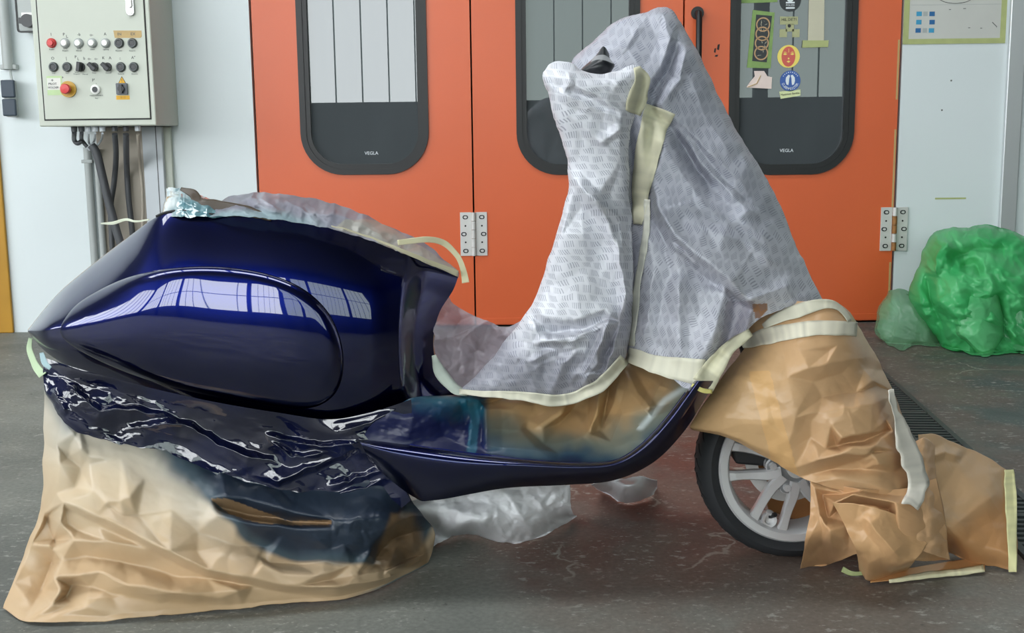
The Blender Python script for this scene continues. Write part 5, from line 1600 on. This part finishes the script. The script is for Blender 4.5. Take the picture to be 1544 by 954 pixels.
# --- sack hanging from the near handgrip down to the floorboard
A_ = [
    ([(824, 103), (830, 95), (842, 91), (860, 95), (878, 106), (905, 111), (930, 106), (950, 99), (964, 100)], -.30, .03),
    ([(819, 115), (832, 116), (848, 117), (864, 119), (884, 122), (905, 124), (930, 121), (952, 117), (969, 116)], -.30, .085),
    ([(829, 150), (840, 150), (856, 150), (874, 150), (890, 150), (910, 150), (930, 150), (950, 150), (964, 150)], -.29, .09),
    ([(842, 200), (852, 200), (866, 200), (880, 200), (895, 200), (912, 200), (928, 200), (940, 200), (950, 200)], -.27, .085),
    ([(858, 265), (866, 265), (876, 265), (888, 265), (900, 265), (914, 265), (926, 265), (938, 265), (947, 265)], -.24, .08),
    ([(846, 330), (856, 330), (870, 330), (884, 330), (898, 330), (914, 330), (930, 330), (942, 330), (952, 330)], -.21, .085),
    ([(822, 405), (838, 405), (855, 405), (872, 405), (890, 405), (908, 405), (926, 405), (942, 405), (956, 405)], -.17, .09),
    ([(802, 460), (820, 462), (840, 462), (862, 462), (884, 462), (904, 460), (924, 458), (940, 456), (954, 452)], -.14, .1),
    ([(768, 505), (795, 510), (822, 512), (850, 512), (878, 512), (902, 508), (922, 504), (938, 500), (950, 496)], -.11, .11),
    ([(728, 555), (762, 562), (800, 566), (836, 566), (870, 560), (896, 552), (916, 545), (932, 538), (946, 530)], -.08, .1),
    ([(692, 590), (735, 592), (780, 596), (830, 606), (866, 598), (892, 586), (912, 576), (928, 562), (943, 547)], -.08, .06)]
sa_ = Sheet(A_, 180, 300, cosu=True, p=2.4)
px, py = sa_.X0, sa_.Y0
d = crumple(px, py, 80, .018, 81, ang=95, aniso=2.6) + (crumple(px, py, 36, .007, 82, ang=40, aniso=2.0) + crumple(px, py, 15, .0022, 83)) * patchy(px, py, 60, 80) + crumple(px, py, 28, .012, 86, ang=20) * sst(480, 530, py)
for ln, a, w1, w2 in (
        ([(828, 130), (870, 150), (910, 170), (940, 185)], .016, 10, 14), ([(860, 108), (858, 128), (850, 140)], .016, 10, 10), ([(940, 190), (920, 205), (900, 215)], .014, 10, 12), ([(860, 260), (885, 290), (925, 320), (945, 345)], .03, 14, 10),
        ([(865, 270), (900, 310), (920, 360), (935, 430)], .022, 16, 14), ([(935, 330), (945, 420), (940, 500)], .028, 18, 10), ([(800, 470), (815, 510), (860, 515), (890, 505)], .024, 10, 14), ([(890, 500), (880, 540), (860, 580)], .02, 12, 12),
        ([(795, 545), (830, 530), (870, 525)], .016, 8, 10), ([(925, 460), (905, 520), (895, 570)], .022, 14, 10), ([(850, 270), (830, 380), (805, 460)], .014, 16, 20), ([(905, 540), (880, 575), (870, 590)], .016, 10, 10)):
    d = d + crease(px, py, ln, a * 1.5, w1, w2, power=1.1)
AF = crop([
    [(62, 172, .0), (130, 200, .02), (200, 238, .025), (250, 262, .01)], [(80, 200, -.005), (140, 225, -.005), (200, 262, .0)], [(115, 170, .015), (112, 210, .0)], [(240, 270, .02), (200, 300, .005), (170, 320, .015)], [(100, 260, .01), (150, 330, .0), (240, 380, .015)],
    [(128, 440, .01), (190, 500, .035), (232, 572, .03)], [(150, 490, -.015), (185, 525, -.02), (210, 570, -.02)], [(250, 460, .01), (215, 480, .0), (180, 480, .03)],
    [(195, 505, .035), (236, 600, .04), (252, 700, .04), (235, 760, .02)], [(262, 560, -.02), (266, 660, -.025), (262, 760, -.015)], [(225, 640, .0), (228, 700, .0)], [(150, 560, .015), (160, 640, .005), (170, 720, .02)],
    [(130, 450, .01), (100, 560, .02), (62, 690, .015)],
    [(20, 735, .0), (50, 780, -.02), (80, 792, -.03), (150, 785, -.025), (215, 760, -.01)], [(30, 720, .02), (60, 760, .03), (130, 765, .03), (200, 742, .03)], [(30, 820, .0), (70, 812, .03), (130, 800, .035), (190, 780, .02)],
    [(205, 770, .03), (185, 830, .04), (150, 895, .02)], [(190, 790, -.01), (165, 840, -.02), (130, 890, -.01)], [(236, 765, .02), (220, 840, .03), (200, 890, .02)], [(210, 830, -.02), (195, 880, -.01)], [(-40, 880, .0), (10, 860, .025), (60, 850, .0), (100, 870, .02)], [(60, 830, -.02), (100, 840, -.015), (140, 835, .01)], [(-50, 830, .02), (-10, 810, .0), (20, 780, .02)]])
RA = [(815, 85), (975, 85), (960, 260), (960, 540), (900, 610), (820, 620), (680, 600), (760, 490), (840, 300)]
d = d * .6 + .9 * folds(px, py, AF, RA, 3)
edge = np.clip((1 - np.abs(2 * sa_.U - 1)) * 8, .15, 1)
sa_.push(d * edge).jitter(26, 2.0, 84)
n1 = vnoise(px / 40, py / 40, 16)
c = np.ones(px.shape + (4,)) * np.array([*lin(226, 227, 234)[:3], .99])
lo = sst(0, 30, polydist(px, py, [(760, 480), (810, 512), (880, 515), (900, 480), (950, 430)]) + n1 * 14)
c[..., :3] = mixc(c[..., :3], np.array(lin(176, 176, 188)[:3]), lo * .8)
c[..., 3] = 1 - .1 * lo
sa_.build('grip_sack', M['film'], cover, c, back=1.0)['label'] = 'white sack over the near handgrip'
for s_ in (sa_, mb_): s_.PXf = s_.PX

# tape on the covers
allS = [mb_, sa_]


def tape(line, w, targets=allS, c=CREAM, name='tape', parent=cover, seed=0, off=.004, wob=1.0):
    L = np.array(line, float); n = max(10, int(np.hypot(*(L[1:, :2] - L[:-1, :2]).T).sum() / 5))
    cc_ = tcol((n, 7), c) * (1 + .06 * np.random.RandomState(seed).randn(n, 1, 1)); cc_[..., 3] = 1
    return ribbon(name, line, w, M['tape'], targets, parent, off, nu=n, wob=wob, seed=seed, col=cc_)


YEL = lin(216, 212, 184)[:3]
tape([(996, 164), (985, 195), (974, 240), (965, 300), (962, 338)], [46, 40, 36, 24, 14], [mb_], c=YEL)
tape([(960, 100), (968, 120), (962, 145), (955, 170)], [14, 26, 30, 22], [mb_, sa_], c=YEL, seed=3, wob=3)
tape([(976, 300), (975, 340), (970, 380), (962, 420), (956, 470), (950, 522)], [9, 9, 10, 9, 12, 12], [mb_], c=lin(214, 213, 200)[:3], seed=5)
tape([(946, 534), (985, 548), (1020, 556), (1062, 562)], [22, 26, 34, 40], [mb_], c=CREAM, seed=7)
tape([(1060, 580), (1078, 552), (1102, 522), (1132, 500)], [36, 30, 20, 12], [mb_], c=lin(212, 208, 180)[:3], seed=8, off=.006)
tape([(692, 590), (740, 594), (790, 597), (832, 604), (868, 598), (905, 580), (942, 542)], [8, 10, 14, 18, 18, 20, 18], [sa_, gp], c=CREAM, seed=9, off=.012)
tape([(654, 535), (664, 562), (685, 585), (705, 594)], [6, 18, 16, 8], [gp], c=lin(190, 200, 188)[:3], seed=10)
tape([(1043, 580), (1058, 588), (1074, 590)], [6, 7, 6], [mb_], c=lin(206, 198, 120)[:3], seed=11, off=.02)

# --- front fender paper
rows = [
    [(1112, 478, -.06), (1140, 455, -.09), (1180, 452, -.13), (1222, 456, -.15), (1252, 456, -.14), (1272, 462, -.1), (1292, 484, .0)],
    [(1128, 515, -.10), (1160, 512, -.17), (1200, 508, -.2), (1240, 505, -.2), (1265, 504, -.18), (1286, 504, -.13), (1306, 510, .0)],
    [(1086, 570, -.13), (1122, 572, -.2), (1172, 572, -.235), (1222, 570, -.24), (1266, 567, -.22), (1302, 562, -.15), (1336, 566, .0)],
    [(1055, 618, -.14), (1100, 622, -.2), (1150, 628, -.235), (1210, 630, -.245), (1266, 626, -.235), (1318, 616, -.18), (1358, 618, -.02)],
    [(1041, 642, -.14), (1095, 652, -.19), (1146, 670, -.22), (1211, 686, -.24), (1272, 688, -.24), (1328, 678, -.2), (1378, 664, -.06)],
    [(1044, 648, -.13), (1099, 661, -.18), (1158, 690, -.205), (1224, 727, -.23), (1292, 742, -.24), (1348, 745, -.22), (1402, 730, -.1)]]
ff = Sheet(rows, 260, 220)
px, py = ff.X0, ff.Y0
d = crumple(px, py, 95, .010, 91, ang=-12, aniso=2.0) + (crumple(px, py, 40, .004, 92, ang=-30, aniso=1.8) + crumple(px, py, 18, .0012, 93)) * patchy(px, py, 80, 95)
FFF = [
    [(1236, 622, .01), (1254, 640, .025), (1269, 660, .04), (1290, 655, .04), (1314, 650, .035), (1347, 624, .035)], [(1236, 622, .01), (1279, 614, .03), (1314, 609, .04), (1340, 598, .02)],
    [(1262, 672, -.01), (1300, 664, -.012), (1340, 648, -.005)], [(1240, 600, -.012), (1290, 590, -.015), (1325, 582, .0)],
    [(1188, 569, .0), (1220, 556, .018), (1248, 548, .022), (1290, 540, .012), (1314, 538, .016)], [(1225, 575, -.008), (1270, 562, -.01), (1310, 556, -.005)],
    [(1262, 520, .01), (1290, 540, .012), (1316, 574, .03), (1342, 588, .02)], [(1180, 520, .0), (1205, 530, .016), (1250, 528, .005)],
    [(1198, 705, .01), (1235, 692, .04), (1269, 684, .05), (1310, 684, .045), (1350, 680, .03)], [(1205, 718, -.012), (1250, 708, -.018), (1300, 706, -.016), (1350, 712, -.01)],
    [(1286, 674, .045), (1319, 672, .05), (1330, 660, .02)], [(1294, 692, .0), (1318, 682, .01)],
    [(1218, 731, .02), (1260, 722, .03), (1310, 728, .035), (1350, 742, .03)], [(1170, 640, .008), (1200, 628, .018), (1225, 634, .005)], [(1190, 668, .018), (1222, 660, .002), (1245, 676, .012)],
    [(1325, 700, .035), (1350, 715, .0), (1372, 722, .03)], [(1318, 690, .03), (1345, 700, .03), (1366, 700, .0)], [(1330, 620, .02), (1345, 650, .035), (1362, 680, .01)], [(1110, 600, .0), (1120, 640, .008)], [(1150, 580, .004), (1160, 640, .01)]]
RF = [(1030, 640), (1080, 560), (1110, 470), (1180, 440), (1300, 470), (1350, 560), (1420, 730), (1340, 755), (1220, 735), (1150, 700), (1040, 660)]
d = d + folds(px, py, FFF, RF, 2)
ff.push(d * np.clip((1 - ff.V) * 6, .4, 1) * np.clip(ff.V * 6, .3, 1)).jitter(30, 1.6, 94)
n1 = vnoise(px / 50, py / 50, 18)
KF = np.array(lin(196, 158, 118)[:3])
c = mixc(np.array(lin(196, 160, 116)[:3]), KF, sst(1110, 1240, px))
c = mixc(c, np.array(lin(168, 140, 104)[:3]), sst(1150, 1100, px + n1 * 20) * sst(640, 560, py) * .5)
band = inpoly(px, py, [(1130, 560), (1160, 560), (1205, 720), (1165, 705)])
c = mixc(c, np.array(lin(216, 170, 112)[:3]), band * .6)
fend = tag(ff.build('fender_paper', M['kraft'], None, c, thick=.0008), 'brown masking paper wrapped over the front fender and wheel', 'paper')
# lower hanging part
rows = [
    [(1222, 722, -.215), (1268, 732, -.235), (1318, 738, -.24), (1370, 735, -.22), (1412, 720, -.14)],
    [(1221, 770, -.23), (1256, 766, -.25), (1302, 764, -.26), (1368, 772, -.24), (1424, 775, -.16)],
    [(1213, 815, -.24), (1248, 810, -.255), (1294, 800, -.265), (1372, 812, -.25), (1428, 818, -.17)],
    [(1208, 857, None), (1250, 850, None), (1298, 834, -.262), (1360, 845, -.24), (1432, 845, None)]]
f2 = Sheet(rows, 150, 110)
px, py = f2.X0, f2.Y0
d = crumple(px, py, 60, .006, 101, ang=70, aniso=1.8) + crumple(px, py, 24, .0025, 102) * patchy(px, py, 40, 105)
d = d + folds(px, py, [[(1228, 735, .02), (1236, 775, .02), (1250, 800, .03), (1258, 842, .01)], [(1240, 745, -.01), (1250, 780, -.015), (1240, 820, -.01)], [(1258, 757, .04), (1285, 745, .045), (1310, 750, .04), (1350, 757, .045)], [(1262, 768, -.015), (1300, 760, -.02), (1340, 768, -.015)],
    [(1275, 744, .0), (1300, 740, .025), (1330, 745, .0)], [(1330, 780, .02), (1355, 800, .03), (1380, 815, .02)], [(1280, 790, .0), (1272, 815, .02), (1280, 832, .01)], [(1390, 750, .02), (1395, 790, .03), (1415, 815, .01)]],
    [(1200, 700), (1440, 700), (1445, 860), (1300, 885), (1195, 870)], 2)
f2.push(d * np.clip((1 - f2.V) * 5, .2, 1)).jitter(24, 1.6, 103, np.clip(f2.V * 3, 0, 1)).keep_above_floor()
f2.build('hanging_flap', M['kraft'], fend, np.ones(px.shape + (3,)) * np.array(lin(198, 156, 114)[:3]), thick=.0008)
# near corner lobe
rows = [
    [(1256, 757, -.285), (1290, 760, -.29), (1330, 768, -.29), (1365, 785, -.28), (1398, 818, -.26)],
    [(1272, 790, -.29), (1300, 795, -.295), (1330, 805, -.295), (1358, 820, -.285), (1390, 832, -.265)],
    [(1290, 828, -.29), (1308, 833, -.29), (1330, 842, -.285), (1352, 850, -.275), (1378, 848, -.26)],
    [(1296, 862, None), (1308, 876, None), (1326, 872, None), (1346, 866, None), (1368, 860, None)]]
f3 = Sheet(rows, 90, 70)
px, py = f3.X0, f3.Y0
f3.push((crumple(px, py, 60, .012, 111, ang=50, aniso=2) + crumple(px, py, 20, .0018, 112) + crease(px, py, [(1300, 775), (1330, 810), (1360, 845)], .02, 30, 14)) * np.clip((1 - f3.V) * 4, .15, 1)).jitter(20, 1.5, 113).keep_above_floor()
f3.build('corner_lobe', M['kraft'], fend, np.ones(px.shape + (3,)) * np.array(lin(200, 158, 114)[:3]), thick=.0008)
# right-hand lobe lying towards the grate, with its taped edge
rows = [
    [(1384, 656, .02), (1412, 656, .06), (1450, 672, .10), (1490, 690, .12), (1528, 714, .12)],
    [(1388, 690, -.04), (1416, 700, -.02), (1452, 715, .0), (1494, 732, .02), (1531, 755, .03)],
    [(1396, 735, -.10), (1424, 760, -.09), (1458, 772, -.07), (1498, 785, -.06), (1533, 800, -.05)],
    [(1404, 775, -.14), (1430, 800, -.14), (1462, 815, -.13), (1500, 826, -.12), (1534, 835, -.12)],
    [(1410, 815, -.16), (1436, 835, None), (1466, 848, None), (1500, 854, None), (1533, 862, None)]]
f4 = Sheet(rows, 110, 110)
px, py = f4.X0, f4.Y0
f4.push((crumple(px, py, 80, .016, 121, ang=-40, aniso=2) + crumple(px, py, 26, .002, 122) + crease(px, py, [(1400, 690), (1425, 680), (1450, 690)], .02, 12, 12) + crease(px, py, [(1430, 800), (1465, 770), (1510, 740)], .018, 30, 30)) * np.clip((1 - f4.V) * 4, .15, 1)).jitter(26, 1.4, 123).keep_above_floor()
f4.build('right_lobe', M['kraft'], fend, mixc(np.array(lin(188, 154, 116)[:3]), np.array(lin(178, 132, 88)[:3]), sst(-20, 20, polydist(px, py, [(1410, 820), (1470, 770), (1540, 730)]))), thick=.0008)
tape([(1521, 708), (1524, 750), (1526, 800), (1527, 862)], [14, 18, 15, 12], [f4], c=lin(226, 222, 168)[:3], parent=fend, seed=21)
# flap in between: folded strip that falls from the white paper to the floor
rows = [
    [(1382, 665, -.10), (1396, 660, -.08), (1408, 672, -.06)],
    [(1376, 720, -.20), (1398, 722, -.19), (1412, 728, -.14)],
    [(1376, 780, -.255), (1402, 782, -.24), (1422, 786, -.18)],
    [(1372, 826, -.265), (1402, 834, -.25), (1434, 845, -.18)]]
f5 = Sheet(rows, 40, 90)
px, py = f5.X0, f5.Y0
f5.push(crumple(px, py, 40, .012, 131) + crumple(px, py, 16, .004, 132)).jitter(20, 1.6, 133)
f5.build('folded_flap', M['kraft'], fend, np.ones(px.shape + (3,)) * np.array(lin(200, 160, 120)[:3]), thick=.0008)
# bottom flap with its taped hem on the floor
rows = [[(1316, 862, None), (1360, 858, None), (1420, 848, None), (1486, 838, None)], [(1312, 878, None), (1360, 873, None), (1420, 866, None), (1485, 861, None)]]
f6 = Sheet(rows, 60, 20)
W6 = unproj(f6.PX, f6.PY, f6.Y); f6.push(.0)
f6.Y = f6.Y - .0
f6.push(crumple(f6.X0, f6.Y0, 30, .006, 141) * np.clip(1 - f6.V, 0, 1)).keep_above_floor(.008)
f6.build('bottom_flap', M['kraft'], fend, np.ones(f6.X0.shape + (3,)) * np.array(lin(198, 150, 100)[:3]), thick=.0008)
tape([(1340, 876), (1390, 868), (1440, 863), (1484, 856)], [5, 10, 10, 12], [f6], c=lin(214, 208, 172)[:3], parent=fend, seed=22, off=.003)
tape([(1270, 858, -.14), (1285, 865, -.15), (1302, 864, -.16)], [8, 7, 6], [], c=lin(140, 150, 100)[:3], parent=fend, seed=23)
# crumpled white paper strip
allF = [ff, f2, f5]
tape([(1343, 588), (1352, 625), (1366, 668), (1378, 705), (1382, 735), (1370, 762)], [8, 14, 30, 30, 32, 26], allF, c=lin(226, 220, 208)[:3], name='white_strip', parent=fend, seed=24, off=.007, wob=4)
# tape bands at the top
tape([(1118, 521), (1150, 508), (1190, 500), (1240, 494), (1292, 496)], [10, 24, 24, 22, 22], [ff], c=lin(216, 210, 190)[:3], parent=fend, seed=25)
tape([(1150, 492), (1180, 476), (1215, 464), (1244, 458), (1266, 464), (1282, 484)], [8, 18, 20, 16, 9, 7], [ff], c=lin(212, 208, 188)[:3], parent=fend, seed=26, off=.006)
# far half of the paper behind the wheel
rows = [
    [(1070, 600, .12), (1150, 590, .2), (1220, 590, .24), (1290, 590, .2), (1340, 600, .1)],
    [(1060, 640, .14), (1140, 650, .22), (1220, 660, .25), (1300, 660, .22), (1370, 660, .12)],
    [(1128, 690, .15), (1170, 720, .22), (1225, 740, .24), (1300, 740, .22), (1390, 730, .12)],
    [(1160, 770, .16), (1190, 780, .2), (1230, 790, .22), (1310, 790, .2), (1400, 780, .1)]]
f7 = Sheet(rows, 60, 60)
f7.push(crumple(f7.X0, f7.Y0, 60, .02, 151)).keep_above_floor()
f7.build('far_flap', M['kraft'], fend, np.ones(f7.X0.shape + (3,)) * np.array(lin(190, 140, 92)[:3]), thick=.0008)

# --- white film pieces on the floor under the scooter
rows = [
    [(612, 758, -.06), (680, 738, -.03), (760, 730, -.02), (830, 728, .02), (858, 730, .06)],
    [(612, 775, -.08), (690, 760, -.05), (765, 752, -.03), (830, 755, .03), (862, 772, .1)],
    [(640, 800, None), (695, 790, -.07), (760, 785, -.04), (815, 785, .04), (868, 778, None)],
    [(650, 824, None), (700, 806, None), (770, 818, None), (825, 804, None), (866, 780, None)]]
w1 = Sheet(rows, 130, 80)
px, py = w1.X0, w1.Y0
w1.push(crumple(px, py, 40, .016, 161) + crumple(px, py, 16, .006, 162)).jitter(24, 2.6, 163).keep_above_floor(.006)
c = np.ones(px.shape + (4,)) * np.array([*lin(240, 240, 244)[:3], .97])
tag(w1.build('plastic_sheet', M['white_film'], None, c, thick=.0005), 'crumpled white film on the floor under the scooter belly', 'plastic sheet')
rows = [
    [(890, 730, .1), (930, 722, .1), (965, 718, .12), (992, 722, .15)],
    [(905, 740, None), (935, 738, .1), (965, 735, .12), (991, 732, None)],
    [(930, 755, None), (945, 758, None), (968, 754, None), (986, 746, None)]]
w2 = Sheet(rows, 70, 40)
w2.push(crumple(w2.X0, w2.Y0, 30, .012, 171)).jitter(20, 2, 172).keep_above_floor(.006)
tag(w2.build('plastic_sheet', M['white_film'], None, np.ones(w2.X0.shape + (4,)) * np.array([*lin(240, 240, 244)[:3], .97]), thick=.0005), 'small white film scrap on the floor left of the front wheel', 'plastic sheet')

# ------------------------------------------------------------------ green plastic by the right wall
GRN = np.array(lin(74, 208, 122)[:3]); PALE = np.array(lin(150, 215, 168)[:3])


def bag(name, rows, label, seed, amp, nu=190, nv=150, alpha=.92, col=GRN, parent=None, creases=()):
    s = Sheet(rows, nu, nv, cosu=True, p=2.0, sy=0)
    x, y = s.X0, s.Y0
    d = crumple(x, y, 62, amp, seed, ang=50, aniso=2.4) + crumple(x, y, 26, amp * .4, seed + 1, ang=25, aniso=2.4) + crumple(x, y, 11, amp * .08, seed + 2, ang=60, aniso=2) + crumple(x, y, 14, amp * .08, seed + 3, ang=-30, aniso=2.5)
    d = d + ridges(x, y, 46, amp * .22, seed + 7, 55, 2.6) + ridges(x, y, 30, amp * .14, seed + 8, 10, 2.6) + ridges(x, y, 16, amp * .05, seed + 9, -35, 2)
    for ln, a, w1_, w2_ in creases: d = d + crease(x, y, ln, a, w1_, w2_)
    e = np.clip((1 - np.abs(2 * s.U - 1)) * 6, .2, 1)
    s.push(d * e).jitter(26, 4.0, seed + 5).keep_above_floor(.006)
    n_ = vnoise(x / 24, y / 24, seed) * .5 + .5
    c_ = np.ones(x.shape + (4,)); c_[..., :3] = mixc(col * .8, col * .7 + PALE * .5, n_ * .6); c_[..., 3] = alpha - .2 * np.clip(1 - (1 - np.abs(2 * s.U - 1)) * 5, 0, 1)
    o_ = s.build(name, M['green_film'], parent, c_, back=1.0)
    if label: tag(o_, label, 'plastic bag')
    return o_


big = bag('green_bag', [
    ([(1442, 343), (1460, 340), (1480, 340), (1500, 341), (1518, 346)], 2.62, .04),
    ([(1402, 358), (1440, 352), (1480, 350), (1530, 356), (1580, 372)], 2.60, .2),
    ([(1384, 405), (1430, 402), (1480, 400), (1540, 402), (1606, 412)], 2.56, .28),
    ([(1373, 450), (1425, 450), (1480, 450), (1545, 450), (1620, 452)], 2.54, .30),
    ([(1392, 490), (1435, 492), (1482, 494), (1545, 490), (1615, 486)], 2.52, .30),
    ([(1425, 522), (1450, 528), (1486, 530), (1540, 528), (1600, 520)], 2.50, .26),
    ([(1450, 530), (1470, 535), (1490, 536), (1530, 535), (1580, 528)], 2.48, .2)],
    'large crumpled heap of green plastic film on the floor by the right wall', 201, .06,
    creases=(([(1430, 420), (1440, 390), (1470, 372), (1530, 378)], -.07, 16, 26), ([(1410, 420), (1415, 380), (1440, 358)], .05, 18, 14), ([(1445, 400), (1470, 398), (1478, 415)], -.08, 14, 14), ([(1395, 410), (1405, 460), (1430, 505)], -.06, 14, 16), ([(1500, 440), (1512, 480), (1520, 520)], -.08, 16, 14)))
bag('bag_fold', [
    ([(1448, 452), (1466, 442), (1484, 438), (1500, 434), (1506, 436)], 2.28, .03),
    ([(1440, 470), (1460, 464), (1480, 460), (1500, 460), (1512, 464)], 2.27, .08),
    ([(1440, 500), (1458, 500), (1478, 498), (1498, 496), (1515, 498)], 2.25, .10),
    ([(1462, 522), (1474, 524), (1486, 524), (1498, 520), (1510, 512)], 2.22, .07),
    ([(1478, 536), (1484, 538), (1490, 539), (1496, 536), (1500, 530)], 2.2, .03)], None, 221, .03, 80, 70, .9, GRN * .8 + PALE * .3, big)
bag('bag_fold', [
    ([(1500, 440), (1530, 436), (1560, 434), (1590, 436), (1610, 440)], 2.36, .05),
    ([(1498, 480), (1526, 480), (1560, 480), (1595, 480), (1616, 480)], 2.32, .10),
    ([(1502, 515), (1530, 520), (1560, 522), (1590, 520), (1610, 514)], 2.26, .08),
    ([(1512, 524), (1535, 530), (1560, 532), (1585, 530), (1600, 524)], 2.24, .04)], None, 231, .035, 70, 60, .92, GRN * .7, big)
bag('green_bag', [
    ([(1340, 438), (1350, 435), (1360, 436), (1372, 440), (1382, 446)], 2.62, .03),
    ([(1326, 462), (1345, 455), (1364, 456), (1385, 462), (1402, 470)], 2.58, .11),
    ([(1321, 490), (1345, 488), (1368, 488), (1392, 490), (1416, 496)], 2.54, .14),
    ([(1322, 508), (1346, 512), (1370, 514), (1396, 514), (1424, 514)], 2.50, .13),
    ([(1340, 518), (1352, 523), (1362, 527), (1390, 522), (1420, 520)], 2.47, .08)],
    'small pale translucent green plastic bag left of the big green heap', 241, .03, 110, 80, .62, PALE * .75)
